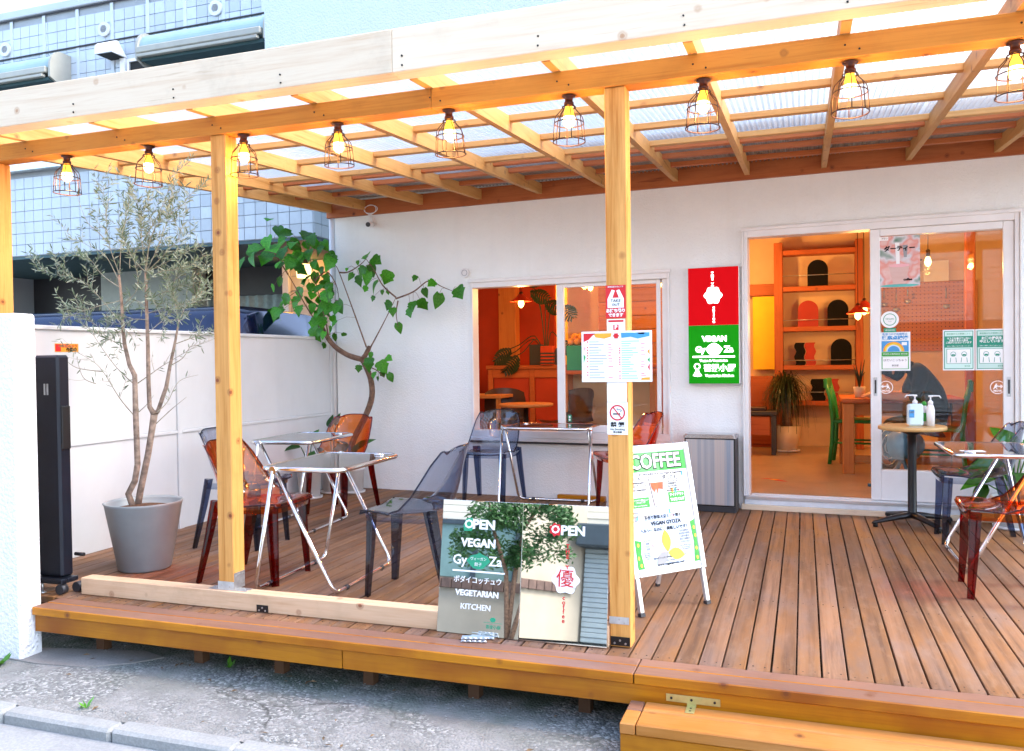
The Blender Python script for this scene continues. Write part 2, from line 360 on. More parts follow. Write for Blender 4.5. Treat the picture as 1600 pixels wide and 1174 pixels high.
TEXTS = []
def text(body, size, mat, parent, x, z, y=-.003, align='CENTER', bold=0.0, name='lettering', depth=.0006, rot=0.0, sx=1.0, space=1.0, line=1.0, fit=None):
    c = bpy.data.curves.new(name, 'FONT'); c.body = body; c.size = size; c.align_x = align; c.align_y = 'CENTER'; c.extrude = depth; c.offset = bold*size; c.space_character = space; c.space_line = line
    c.resolution_u = 2
    o = bpy.data.objects.new(name, c); COL.objects.link(o); o.parent = parent; o.location = (x, y, z); o.rotation_euler = (PI/2, 0, 0)
    if rot: o.rotation_euler = (Matrix.Rotation(PI/2, 3, 'X') @ Matrix.Rotation(rot, 3, 'Z')).to_euler()
    o.scale = (sx, 1, 1); c.materials.append(M[mat] if isinstance(mat, str) else mat); TEXTS.append((o, fit)); return o
def flush_text():
    dg = bpy.context.evaluated_depsgraph_get(); dg.update()
    todo = []
    for o, fit in TEXTS:
        me = bpy.data.meshes.new_from_object(o.evaluated_get(dg)); todo.append((o, me, fit))
    for o, me, fit in todo:
        if fit and len(me.vertices):
            xs = [v.co.x for v in me.vertices]; w = max(xs)-min(xs); k = fit/w
            for v in me.vertices: v.co.x *= k; v.co.y *= min(1.0, max(.8, k)) if k < 1 else 1
        nm = o.name.split('.')[0]
        n = bpy.data.objects.new(nm, me); COL.objects.link(n); n.parent = o.parent; n.location = o.location; n.rotation_euler = o.rotation_euler; n.scale = o.scale
        c = o.data; bpy.data.objects.remove(o); bpy.data.curves.remove(c)
    TEXTS.clear()
def plate(parent, name, mat, x0, x1, z0, z1, y=0.0, t=.001):
    return MB().box(x0, x1, y-t, y, z0, z1).build(name, mat, parent)
def shape(parent, name, mat, poly, y=0.0, t=.001):
    return MB().prism(poly, y-t, y).build(name, mat, parent)
def ell(cx, cz, rx, rz, n=24, a0=0, a1=2*PI):
    full = abs(a1-a0-2*PI) < 1e-6; k = n if full else n+1
    return [(cx+rx*math.cos(a0+(a1-a0)*i/n), cz+rz*math.sin(a0+(a1-a0)*i/n)) for i in range(k)]
def flower(cx, cz, r, petals=6, n=48, amp=.14): return [(cx+r*(1+amp*math.cos(petals*2*PI*i/n))*math.cos(2*PI*i/n), cz+r*(1+amp*math.cos(petals*2*PI*i/n))*math.sin(2*PI*i/n)) for i in range(n)]
def ringpoly(mb, cx, cz, r0, r1, y0, y1, n=28):
    for i in range(n):
        a, b = 2*PI*i/n, 2*PI*(i+1)/n
        mb.prism([(cx+r0*math.cos(a), cz+r0*math.sin(a)), (cx+r1*math.cos(a), cz+r1*math.sin(a)), (cx+r1*math.cos(b), cz+r1*math.sin(b)), (cx+r0*math.cos(b), cz+r0*math.sin(b))], y0, y1)
    return mb
def leaf_mesh(name, mat, L=1.0, Wd=.38, tip=1.0, bend=.25, fold=.12, n=6, notch=False, lobed=False):
    # a folded, drooping leaf blade along +x with real thickness from its two sides
    mb = MB(); pts = []
    for i in range(n+1):
        t = i/n; w = Wd*(math.sin(PI*min(1, t**.62))**.9 if 0 < t < 1 else 0.0)
        if notch and i == 0: w = Wd*.45
        if lobed: w = Wd*[.50, .92, .98, .86, 1.10, .70, .46, .22, .0][min(8, int(t*8+.01))]
        for sgn in (-1, 0, 1): pts.append((t*L - (0.10*L if notch and i == 0 and sgn else 0), sgn*w*L, (abs(sgn)*fold*w*L) - bend*L*t*t))
    vs = pts + [(p[0], p[1], p[2]-.006*L) for p in pts]; k = len(pts); fs = []
    for i in range(n):
        for c in (0, 1):
            a = i*3+c; fs += [(a, a+1, a+4, a+3), (a+k, a+3+k, a+4+k, a+1+k)]
    mb.add(vs, fs, True); return mb.mesh(name, mat)

# ============================================================ SETTING
def pavemat():
    s = NT('worn_pavement'); s.set(.9, 0, .25); v = s.coords(rnd=0)
    agg = s.N("ShaderNodeTexVoronoi"); s.L(v, agg.inputs["Vector"]); agg.inputs["Scale"].default_value = 85
    sp = s.N("ShaderNodeSeparateColor"); s.L(agg.outputs["Color"], sp.inputs[0])
    a = s.ramp(sp.outputs[0], [(.0, (.12, .125, .12)), (.55, (.19, .195, .19)), (.8, (.32, .325, .31)), (1, (.46, .46, .44))])
    big = s.noise(v, 2.2, 7, .65, .4); b2 = s.noise(v, 7, 6, .6)
    sm = s.ramp(b2, [(.3, (.19, .19, .18)), (.7, (.29, .29, .28))])
    c = s.mix(s.ramp(big, [(.44, 1), (.56, .1)]), a, sm)
    # moss and damp near the deck edge (a stain with its own place on the ground)
    sepx = s.N("ShaderNodeSeparateXYZ"); s.L(v, sepx.inputs[0])
    mr = s.N("ShaderNodeMapRange"); s.L(sepx.outputs[1], mr.inputs[0]); mr.inputs[1].default_value = -3.95; mr.inputs[2].default_value = -3.55
    mul = s.N("ShaderNodeMath", operation='MULTIPLY'); s.L(mr.outputs[0], mul.inputs[0]); s.L(s.ramp(s.noise(v, 4, 5), [(.4, 0), (.6, .9)]), mul.inputs[1])
    c = s.mix(mul.outputs[0], c, (.085, .115, .085))
    cr_ = s.N("ShaderNodeTexVoronoi", feature='DISTANCE_TO_EDGE'); dn = s.N("ShaderNodeVectorMath", operation='ADD')
    nn = s.N("ShaderNodeTexNoise"); s.L(v, nn.inputs["Vector"]); nn.inputs["Scale"].default_value = 5; nn.inputs["Detail"].default_value = 6
    sv = s.N("ShaderNodeVectorMath", operation='SCALE'); s.L(nn.outputs["Color"], sv.inputs[0]); sv.inputs[3].default_value = .22; s.L(v, dn.inputs[0]); s.L(sv.outputs[0], dn.inputs[1]); s.L(dn.outputs[0], cr_.inputs["Vector"]); cr_.inputs["Scale"].default_value = 1.25
    cm = s.ramp(cr_.outputs["Distance"], [(0, 1), (.004, .8), (.012, 0)])
    cg = s.N("ShaderNodeMath", operation='MULTIPLY'); s.L(cm, cg.inputs[0]); s.L(s.ramp(s.noise(v, 1.1, 3), [(.52, 0), (.62, .8)]), cg.inputs[1]); c = s.mix(cg.outputs[0], c, (.05, .05, .045)); s.col(c)
    h = s.N("ShaderNodeMath", operation='MULTIPLY_ADD'); s.L(agg.outputs["Distance"], h.inputs[0]); h.inputs[1].default_value = -.8; s.L(b2, h.inputs[2])
    s.bump(h.outputs[0], .7, .012); return s.m
M['pave'] = pavemat()
def concmat(name, c, agg=.0):
    s = NT(name); s.set(.85, 0, .25); v = s.coords(rnd=3); f = s.noise(v, 3, 7, .65); g = s.noise(v, 90, 3)
    x = s.ramp(f, [(.25, tuple(q*.72 for q in c)), (.5, c), (.75, tuple(min(1, q*1.15) for q in c))])
    s.col(s.mix(s.ramp(g, [(.42, .35), (.58, 0)]), x, tuple(q*.6 for q in c))); s.bump(g, .35, .004); return s.m
M['kerb'] = concmat('kerb_concrete', (.29, .30, .295)); M['road'] = concmat('pale_gutter_concrete', (.27, .28, .285)); M['slab'] = concmat('brown_grey_slab', (.25, .24, .225)); M['mortar'] = concmat('pale_mortar', (.40, .395, .375))
M['asphalt'] = simple('asphalt', (.055, .055, .058), .9, var=.3, scale=40, bump=.6)
GZ = -.25
struct = lambda o: tag(o, kind='structure')
mb = MB(); mb.grid(lambda u, v: (-60+120*u, -4.20+44.2*v, GZ), 60, 20, False); struct(mb.build('pavement', 'pave'))
mb = MB(); mb.box(-60, 60, -60, -4.275, GZ-.5, GZ-.048); struct(mb.build('road', 'road'))
kerb = struct(thing('kerb', None, None, (0, -4.22, GZ)))
km = MB().box(-.2862, .2862, -.052, .048, -.25, .002, .012).mesh('kerb_stone', 'kerb')
for i in range(-9, 12): part(km, 'kerb_stone', kerb, (-2.335+.575*i, random.uniform(-.004, .004), random.uniform(-.004, .003)), (0, 0, random.uniform(-.006, .006)))
# loose slabs and mortar patches
def blob(cx, cy, rx, ry, n=26, j=.30, seed=0):
    rr = random.Random(seed); return [(cx+rx*math.cos(2*PI*i/n)*(1+rr.uniform(-j, j)), cy+ry*math.sin(2*PI*i/n)*(1+rr.uniform(-j, j))) for i in range(n)]
struct(MB().prism([(-3.72, -3.62), (-3.16, -3.50), (-3.0, -3.545), (-3.10, -3.66), (-3.28, -3.77), (-3.55, -3.80), (-3.75, -3.79)], GZ-.02, GZ+.006, 'z').build('concrete_slab', 'slab'))

grit = MB(); rg = random.Random(17)
for _ in range(900):
    x = rg.uniform(-3.7, -.2); y = rg.choice([rg.uniform(-4.17, -3.55), rg.gauss(-3.60, .04), rg.gauss(-4.15, .02)]); r_ = rg.uniform(.002, .0065)*(1.6 if rg.random() < .06 else 1); z = GZ+.004
    a = rg.uniform(0, 6); grit.add([(x+r_*math.cos(a+k*1.57), y+r_*math.sin(a+k*1.57)*rg.uniform(.6, 1), z) for k in range(4)]+[(x, y, z+r_*rg.uniform(.3, .8))], [(0, 1, 4), (1, 2, 4), (2, 3, 4), (3, 0, 4), (3, 2, 1, 0)], False)
tag(grit.build('grit', 'kerb'), kind='stuff')
litter = MB()
for _ in range(46):
    x = rg.uniform(-3.6, -.3); y = rg.choice([rg.gauss(-3.62, .05), rg.gauss(-4.13, .03), rg.uniform(-4.15, -3.6)]); a = rg.uniform(0, 6); L_ = rg.uniform(.008, .022); w = L_*.3; c, s_ = math.cos(a), math.sin(a)
    litter.add([(x-c*L_, y-s_*L_, GZ+.006), (x-s_*w, y+c*w, GZ+.012), (x+c*L_, y+s_*L_, GZ+.007), (x+s_*w, y-c*w, GZ+.008)], [(0, 1, 2, 3)], False)
M['litter'] = simple('dry_leaf_litter', (.16, .10, .05), .9, var=.4, scale=30)
tag(litter.build('leaf_litter', 'litter'), kind='stuff')
# ------------------------------------------------------------ deck
WM = -.06323893; WA = math.atan(WM)
wally = lambda x: WM*x
deck = thing('wooden_deck', None, None, (-.6, -2, GZ), kind='structure')
P0, G0 = .0917, -.0338
pl = MB()
pm = MB(); pm.box(-.0424, .0424, -.5, .5, -.036, 0, .0025).v and None
pmesh = pm.mesh('plank', ['decktop'])
i0 = int(math.floor((-4.28-G0)/P0)); 
for i in range(i0, 34):
    x = G0+P0*(i+.5); y1 = wally(x)-.004; y0 = -3.550
    part(pmesh, 'plank', deck, (x+.6, (y0+y1)/2+2, random.uniform(-.0012, .0012)-GZ), (0, 0, random.uniform(-.0006, .0006)), (1, y1-y0, 1))
for (a, b) in ((-3.655, -.6235), (-.6195, 3.1)):
    for (ya, yb) in ((-3.634, -3.554), (-3.7255, -3.638)):
        mbx = MB().box(a, b, ya, yb, -.040, .0005, .004); o = mbx.build('edge_board', ['deckedge', 'amber'], deck, world=True)
        for p in o.data.polygons:
            if p.normal.y < -.5: p.material_index = 1
for (a, b) in ((-3.655, -1.9), (-1.896, .9), (.904, 3.1)):
    MB().box(a, b, -3.708, -3.67, -.126, -.0415, .003).build('skirt_board', 'amber', deck, world=True)
mb = MB()
for i, x in enumerate([-3.4, -2.79, -2.33, -1.86, -1.35, -.86, -.3, .3, .9, 1.5, 2.1, 2.7]):
    mb.box(x-.025, x+.025, -3.55, -3.50, GZ-.02, -.04)
    for yy in (-2.4, -1.2): mb.box(x-.03, x+.03, yy, yy+.06, GZ-.02, -.04)
tag(mb.build('support_post', 'under', deck, world=True), kind='stuff')
mb = MB()
for yy in (-3.45, -2.6, -1.75, -.9, -.1): mb.box(-4.25, 3.1, yy, yy+.05, -.12, -.038)
tag(mb.build('joist', 'under', deck, world=True), kind='stuff')
mb = MB(); mb.box(-4.3, 3.1, -3.1, .25, GZ+.001, GZ+.012)
struct(mb.build('earth_under_deck', 'soil'))
mb = MB()
for i in range(i0, 34):
    x = G0+P0*(i+.5)
    for yy in (-3.51, -2.58, -1.72, -.88):
        for dx in (-.022, .022): mb.lathe([(.0035, .0002), (.0032, .0012)], 6, (x+dx, yy+random.uniform(-.01, .01), 0), False, capb=False)
tag(mb.build('screw', 'dark', deck, world=True), kind='stuff')
# loose step in front
step = thing('wooden_step', 'low amber stained wooden step in front of the deck with worn top boards', 'step', (1.2, -3.85, GZ))
for j, (ya, yb) in enumerate(((-3.795, -3.712), (-3.925, -3.80))):
    o = MB().box(-.575, 3.1, ya, yb, -.145, -.105, .004).build('tread_board', ['steptop', 'amber'], step, world=True)
MB().box(-.634, -.579, -3.795, -3.712, -.145, -.1065, .003).build('end_board', 'deckedge', step, world=True)
MB().box(-.634, -.579, -3.925, -3.80, -.145, -.1065, .003).build('end_board', 'steptop', step, world=True)
MB().box(-.634, 3.1, -3.918, -3.885, GZ+.004, -.1465, .003).build('riser_board', 'amber', step, world=True)
for x in (-.6, .6, 1.8, 3.0): MB().box(x-.02, x+.02, -3.88, -3.72, GZ+.004, -.1465).build('leg_block', 'under', step, world=True)
mb = MB(); mb.box(-.50, -.30, -3.7115, -3.7085, -.094, -.066, .001); mb.box(-.422, -.388, -3.775, -3.7085, -.1045, -.1015, .001); mb.box(-.422, -.388, -3.7115, -3.7085, -.1045, -.093)
br = mb.build('tee_bracket', 'brass', step, world=True)
mb = MB()
for x in (-.48, -.405, -.32): mb.tube([(x, -3.7135, -.08), (x, -3.711, -.08)], .005, 8)
for y in (-3.735, -3.76): mb.tube([(-.405, y, -.1005), (-.405, y, -.1025)], .004, 8)
mb.build('screw', 'dark', br, world=True)

# ------------------------------------------------------------ pergola
PG = thing('timber_pergola', 'pine timber pergola with clear corrugated roof over the wooden deck', 'pergola', (-.7, -3.45, 0))
SL = .065
rz_ = lambda y: 2.413+SL*(y+3.4)      # rafter underside
for a, b in ((-4.9, -1.5505), (-1.5495, 2.7)): MB().box(a, b, -3.46, -3.365, 2.322, 2.412, .003).build('main_beam', 'beam', PG, world=True)
for a, b in ((-5.2, -1.6045), (-1.6035, 2.7)): MB().box(a, b, -3.725, -3.622, 2.402, 2.582, .003).build('fascia_beam', 'fascia', PG, world=True)
MB().box(-4.245, -4.156, -3.45, -3.361, .0, 2.321, .003).build('post', 'post', PG, world=True)
MB().box(-2.742, -2.653, -3.45, -3.361, .0895, 2.321, .003).build('post', 'post', PG, world=True)
MB().box(-.772, -.683, -3.45, -3.361, .002, 2.321, .003).build('post', 'post', PG, world=True)
MB().box(1.30, 1.389, -3.45, -3.361, .002, 2.321, .003).build('post', 'post', PG, world=True)
MB().box(-3.60, -.7735, -3.472, -3.396, .0015, .0885, .003).build('sill_beam', 'sill', PG, world=True)
RX = [-4.31, -3.93, -3.31, -2.72, -2.145, -1.555, -.97, -.408, .155, .735, 1.30, 1.87, 2.44]
for i, x in enumerate(RX):
    y0, y1 = -3.621, wally(x)-.0415
    MB().prism([(y0, rz_(y0)), (y1, rz_(y1)), (y1, rz_(y1)+.088), (y0, rz_(y0)+.088)], x-.019, x+.019, 'x').build('rafter', 'rafter', PG, world=True)
TW = Matrix.Rotation(WA, 4, 'Z')
mb = MB(); mb.T = TW; mb.box(-4.36, 2.7, -.040, -.001, 2.600, 2.745, .003); mb.build('ledger', 'shadepine', PG, world=True)
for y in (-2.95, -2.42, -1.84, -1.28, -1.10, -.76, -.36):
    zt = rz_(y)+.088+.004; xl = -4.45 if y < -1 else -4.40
    MB().box(xl, 2.7, y-.024, y+.024, zt-.034, zt, .002).build('batten', 'batten' if y < -1.2 else 'shadepine', PG, world=True)
sw = .64; per = .032; nw = int(sw/per*8)
def wavef(u, v):
    x = u*(sw+.03); y = -3.66+v*3.70; return (x, y, rz_(y)+.088+.004+.0125+.0105*math.sin(2*PI*x/per))
mb = MB(); mb.grid(wavef, nw+8, 1, True); inv = XF[PG.name].inverted(); shm = None
mb.v = [tuple(Vector(p)+Vector((.7, 3.45, 0))) for p in mb.v]; shm = mb.mesh('roof_sheet', 'poly')
for i in range(11): part(shm, 'roof_sheet', PG, (-4.46+i*sw, 0, .0025*(i % 2)))
# metalwork
q = MB()
for x in RX:
    for dz in (.025, .06): q.tube([(x+random.uniform(-.006, .006), -3.7252, 2.402+dz+random.uniform(-.006, .006)), (x, -3.7272, 2.402+dz)], .0042, 8)
    q.tube([(x, -3.4602, 2.37), (x, -3.4618, 2.37)], .004, 8); q.tube([(x+.05, -3.4602, 2.35), (x+.05, -3.4618, 2.35)], .004, 8)
tag(q.build('screw', 'dark', PG, world=True), kind='stuff')
def bracket(boxes, screws, mat='zinc', name='bracket'):
    q = MB()
    for bx in boxes: q.box(*bx)
    o = q.build(name, mat, PG, world=True)
    for (x, y, z, d) in screws:
        dd = {'y': (0, -.0025, 0), 'z': (0, 0, .0025), 'x': (.0025, 0, 0)}[d]; sc_ = MB(); sc_.tube([(x, y, z), (x+dd[0], y+dd[1], z+dd[2])], .0045, 8); sc_.build('screw', 'screw', o, world=True)
bracket([(-2.745, -2.650, -3.4525, -3.4505, .0905, .130), (-2.80, -2.58, -3.455, -3.398, .0890, .0905)], [(-2.72, -3.4525, .11, 'y'), (-2.675, -3.4525, .105, 'y'), (-2.78, -3.43, .0905, 'z'), (-2.60, -3.43, .0905, 'z'), (-2.62, -3.41, .0905, 'z')])
bracket([(-2.6525, -2.6505, -3.447, -3.366, .0905, .172)], [(-2.6505, -3.43, .155, 'x'), (-2.6505, -3.405, .16, 'x'), (-2.6505, -3.38, .155, 'x'), (-2.6505, -3.38, .11, 'x')], 'zinc')
bracket([(-.7735, -.6905, -3.4525, -3.4503, .098, .128)], [(-.755, -3.4525, .104, 'y'), (-.732, -3.4525, .118, 'y'), (-.71, -3.4525, .104, 'y')])
bracket([(-.769, -.688, -3.4525, -3.4503, .008, .045)], [(-.752, -3.4525, .018, 'y'), (-.729, -3.4525, .030, 'y'), (-.706, -3.4525, .018, 'y')], 'blackm')
bracket([(-2.505, -2.44, -3.4745, -3.4723, .004, .038)], [(-2.49, -3.4745, .012, 'y'), (-2.472, -3.4745, .025, 'y'), (-2.455, -3.4745, .012, 'y')], 'blackm')
for x in (-3.93, -3.31, -2.72, -2.145):
    MB().box(x+.055, x+.075, -3.4625, -3.4605, 2.414, 2.44).build('bracket', 'alum' if x > -3.9 else 'blackm', PG, world=True) if False else None
    MB().box(x+.0195, x+.0215, -3.60, -3.57, 2.43, 2.465).build('bracket', 'zinc', PG, world=True)

# caged bulbs
def make_lamp():
    t = thing('cage_lamp', 'wire caged filament bulb', 'lamp')
    MB().lathe([(.012, 0), (.028, -.001), (.028, -.006), (.017, -.010), (.0165, -.026), (.021, -.030), (.021, -.040), (.016, -.043)], 14).build('socket', 'socket', t)
    MB().lathe([(.0155, -.043), (.018, -.062), (.024, -.090)], 14, capt=False, capb=False).build('bulb_neck', 'bulbglass', t)
    MB().lathe([(.024, -.0905), (.0255, -.108), (.023, -.122), (.014, -.133), (.004, -.137)], 14, capb=False).build('bulb', 'bulb', t)
    q = MB(); n = 8
    for i in range(n):
        a = 2*PI*i/n; c, s_ = math.cos(a), math.sin(a)
        q.tube([(.027*c, .027*s_, -.045), (.029*c, .029*s_, -.058), (.056*c, .056*s_, -.088), (.061*c, .061*s_, -.105), (.068*c, .068*s_, -.196)], .0021, 5)
    for r_, z in ((.028, -.050), (.0625, -.118), (.068, -.196)):
        q.tube([(r_*math.cos(2*PI*i/24), r_*math.sin(2*PI*i/24), z) for i in range(24)], .0026, 6, closed=True)
    q.build('cage', 'wire', t)
    ld = bpy.data.lights.new('bulb_light', 'POINT'); ld.energy = 1.3; ld.color = (1, .46, .11); ld.shadow_soft_size = .03
    lo = bpy.data.objects.new('bulb_light', ld); COL.objects.link(lo); lo.parent = t; lo.location = (0, 0, -.17)
    return t
LX = [-3.697, -3.153, -2.577, -2.052, -1.487, -.933, -.373, .175, .725, 1.28, 1.83]
LL = ['caged bulb nearest the left end of the pergola beam, by the gate pillar', 'caged bulb hanging over the top of the potted olive tree', 'caged bulb hanging just right of the left middle pine post', 'second caged bulb to the right of the left middle post, before the corner', 'caged bulb hanging over the gap left of the shop window', 'caged bulb hanging just left of the post with the take-out stickers', 'caged bulb just right of the post that carries the menu', 'caged bulb hanging in front of the open shop doorway', 'rightmost caged bulb in view, over the right hand table', 'caged bulb on the beam beyond the right hand post', 'caged bulb at the far right end of the beam']
lamp0 = make_lamp()
for i, x in enumerate(LX[:10]):
    t = lamp0 if i == 0 else clone(lamp0, LL[i], (0, 0, 0))
    t['label'] = LL[i]; t['group'] = 'caged bulbs along the pergola beam'; t.location = (x, -3.41, 2.321); t.rotation_euler = (random.uniform(-.035, .035), random.uniform(-.035, .035), random.uniform(0, 6))

# ------------------------------------------------------------ boundary wall, gate, fence at the left
pw = thing('garden_wall', 'white stucco garden wall end at the left edge beside the deck', 'wall', (-4.4, -3.72, GZ))
MB().box(-6.2, -3.66, -3.785, -3.655, GZ-.02, 1.467, .012).build('wall_body', 'stucco_coarse', pw, world=True)
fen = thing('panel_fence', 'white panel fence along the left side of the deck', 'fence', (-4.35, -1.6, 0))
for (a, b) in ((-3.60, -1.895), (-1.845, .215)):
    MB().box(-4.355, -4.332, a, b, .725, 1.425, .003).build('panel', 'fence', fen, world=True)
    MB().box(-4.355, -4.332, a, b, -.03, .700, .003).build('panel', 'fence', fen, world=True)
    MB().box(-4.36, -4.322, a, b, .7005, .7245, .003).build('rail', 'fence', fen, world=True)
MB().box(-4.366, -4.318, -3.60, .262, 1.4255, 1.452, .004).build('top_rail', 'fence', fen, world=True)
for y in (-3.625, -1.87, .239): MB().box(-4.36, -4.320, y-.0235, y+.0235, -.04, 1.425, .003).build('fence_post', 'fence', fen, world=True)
st = thing('warning_sticker', 'orange camera warning sticker on the white panel fence above the black gate', 'sticker', (-4.331, -2.85, 1.317), rz=PI/2)
plate(st, 'sheet', 'orangep', -.088, .088, -.026, .026)
plate(st, 'red_block', 'red', -.084, -.045, -.022, .022, -.0012)
text('防犯カメラ', .023, 'red', st, .02, .010, -.0022, bold=.02, fit=.115); text('作動中', .026, 'black', st, .035, -.013, -.0022, bold=.03, fit=.08)
gt = thing('folding_gate', 'folded black metal accordion gate parked behind the white garden wall', 'gate', (-3.9, -3.43, 0))
MB().box(-3.905, -3.735, -3.465, -3.385, .075, 1.262, .012).build('end_post', 'gate', gt, world=True)
for k, x in enumerate((-3.95, -4.0, -4.05)): MB().box(x-.016, x+.016, -3.46, -3.39, .085, 1.255, .006).build('lattice_post', 'gate', gt, world=True)
mb = MB()
for z in (.80, .99): mb.box(-4.05, -3.90, -3.478, -3.4665, z-.012, z+.012, .003)
for x in (-4.045, -3.925): mb.box(x-.012, x+.012, -3.478, -3.4665, .812, .978, .003)
mb.build('latch_frame', 'gate', gt, world=True)
MB().box(-3.7345, -3.722, -3.455, -3.40, .76, .99, .003).build('handle', 'blackm', gt, world=True)
mb = MB(); mb.box(-3.832, -3.822, -3.468, -3.4655, 1.05, 1.11); mb.box(-3.812, -3.802, -3.468, -3.4655, 1.05, 1.11); mb.build('keyhole', 'zinc', gt, world=True)
MB().box(-4.06, -3.68, -3.52, -3.485, .055, .080, .004).build('base_bar', 'gate', gt, world=True)
MB().box(-4.06, -3.70, -3.46, -3.39, .050, .074, .004).build('base_bar', 'gate', gt, world=True)
for x, y in ((-3.70, -3.50), (-4.0, -3.52), (-3.66, -3.43)):
    mb = MB(); mb.tube([(x, y-.018, .028), (x, y+.018, .028)], .027, 14); mb.build('caster', 'greyblack', gt, world=True)
mb = MB(); mb.tube([(-3.83, -3.505, .056), (-3.83, -3.505, .006)], .007, 8); mb.lathe([(.02, .001), (.012, .008)], 10, (-3.83, -3.505, 0)); mb.build('drop_bolt', 'zinc', gt, world=True)
mb = MB(); mb.tube([(-3.72, -3.39, .19), (-3.66, -3.39, .19)], .010, 8); mb.build('hinge_pin', 'blackm', gt, world=True)

# ------------------------------------------------------------ the shop building
CB = thing('shop_building', 'white stucco shop building with a sliding door and a wide window', 'building', (0, 0, 0), rz=WA)
def cb(q, name, mat, par=CB): return q.build(name, mat, par)
q = MB(); q.box(-4.29, -2.846, 0, .14, -.1, 2.78); q.box(-2.8459, -1.0341, .001, .14, -.1, .520); q.box(-2.8459, -1.0341, .001, .14, 1.932, 2.779); q.box(-1.034, -.442, 0, .14, -.1, 2.78); q.box(-.4419, 1.4439, .001, .14, 2.216, 2.779); q.box(1.444, 3.6, 0, .14, -.1, 2.78)
cb(q, 'front_wall', 'stucco')
q = MB(); q.box(-4.292, 3.6, -.99, 5.2, 2.781, 5.3); cb(q, 'upper_storey', 'upper')
M['soffit'] = simple('beige_soffit', (.42, .36, .28), .7, var=.05)
q = MB(); q.box(-4.285, 3.6, -.985, -.002, 2.768, 2.7805); cb(q, 'soffit', 'soffit')
q = MB(); q.box(-4.29, -4.16, .1402, 5.2, -.1, 2.78); cb(q, 'side_wall', 'stucco'); q = MB(); q.box(3.46, 3.6, .1402, 5.2, -.1, 2.78); cb(q, 'side_wall', 'stucco')
q = MB(); q.tube([(-4.345, .03, 2.60), (-4.345, .03, -.02)], .030, 12); q.tube([(-4.345, .03, 1.9), (-4.345, .03, 1.87)], .036, 12); cb(q, 'downpipe', 'white')
q = MB(); q.box(-4.39, -4.30, .075, .20, -.05, 2.4); cb(q, 'corner_strip', 'fence')
# window
wf = cb(MB().box(-2.842, -2.816, -.022, .10, .520, 1.925, .003), 'window_frame', 'frame')
def sub(q, name, mat, par): return q.build(name, mat, par)
q = MB(); q.box(-2.8159, -1.0541, -.022, .10, 1.858, 1.925, .003); q.box(-1.054, -1.0345, -.022, .10, .520, 1.925, .003); q.box(-1.10, -1.0541, .0, .09, .5785, 1.8575, .002); q.box(-2.8159, -1.0541, -.022, .10, .520, .578, .003); q.box(-2.86, -1.02, -.034, -.0225, 1.905, 1.935, .003); sub(q, 'frame_bar', 'frame', wf)
q = MB(); q.box(-2.86, -1.018, -.040, -.0005, .488, .5195, .004); sub(q, 'sill', 'frame', wf)
q = MB(); q.box(-2.855, -1.02, -.030, -.003, .470, .4875, .002); sub(q, 'drip_strip', 'greyblack', wf)
sash = cb(MB().box(-2.025, -1.957, .005, .035, .5785, 1.8575, .003), 'sliding_sash', 'frame')
q = MB(); q.box(-1.9569, -1.150, .005, .035, .5785, .640, .003); q.box(-1.9569, -1.150, .005, .035, 1.824, 1.8575, .003); q.box(-1.1499, -1.115, .005, .035, .5785, 1.8575, .003); sub(q, 'sash_rail', 'frame', sash)
sub(MB().box(-1.9565, -1.1505, .018, .022, .6405, 1.8235), 'pane', 'glass', sash)
s2 = cb(MB().box(-2.012, -1.975, .042, .072, .5785, 1.8575, .003), 'sliding_sash', 'zinc')
q = MB(); q.box(-1.9749, -1.10, .042, .072, .5785, .620, .003); q.box(-1.9749, -1.10, .042, .072, 1.830, 1.8575, .003); sub(q, 'sash_rail', 'frame', s2)
# door
df = cb(MB().box(-.4415, -.412, -.03, .11, .108, 2.216, .003), 'door_frame', 'frame')
q = MB(); q.box(-.4115, 1.4135, -.03, .11, 2.146, 2.216, .003); q.box(1.414, 1.4435, -.03, .11, .108, 2.216, .003); q.box(-.46, 1.462, -.042, -.0305, 2.196, 2.222, .003); q.box(-.455, -.4421, -.042, .001, .10, 2.20, .003); q.box(1.4441, 1.458, -.042, .001, .10, 2.20, .003); sub(q, 'frame_bar', 'frame', df)
q = MB(); q.box(-.44, 1.44, -.055, .13, .086, .1075, .003); q.box(-.40, 1.40, -.02, -.012, .1077, .116); q.box(-.40, 1.40, .06, .068, .1077, .116); sub(q, 'track', 'alum', df)
M['sillblue'] = simple('pale_sill_board', (.66, .71, .76), .5, var=.06, scale=9)
sub(MB().box(-.445, 1.445, -.045, -.0005, .042, .0855, .003), 'sill_board', 'sillblue', df)
sub(MB().box(-.47, 1.47, -.060, -.0005, .0005, .0415, .003), 'kick_board', 'fascia', df)
def door(y0, s0, nm, mat='frame'):
    dp = cb(MB().box(s0, s0+.068, y0, y0+.034, .117, 2.145, .004), nm, mat)
    q = MB(); q.box(s0+.868, s0+.936, y0, y0+.034, .117, 2.145, .004); q.box(s0+.0685, s0+.8675, y0, y0+.034, 2.092, 2.145, .004); q.box(s0+.0685, s0+.8675, y0, y0+.034, .117, .345, .004); sub(q, 'door_rail', mat, dp)
    sub(MB().box(s0+.0685, s0+.8675, y0+.015, y0+.019, .3455, 2.0915), 'pane', 'glass', dp)
    for s_ in (s0+.034, s0+.902):
        sub(MB().box(s_-.013, s_+.013, y0-.004, y0-.0003, .90, 1.04, .002), 'handle', 'zinc', dp); sub(MB().box(s_-.006, s_+.006, y0-.006, y0-.0042, .92, 1.02), 'handle_grip', 'greyblack', dp)
    return dp
door(-.012, .476, 'sliding_door'); door(.045, .485, 'sliding_door')
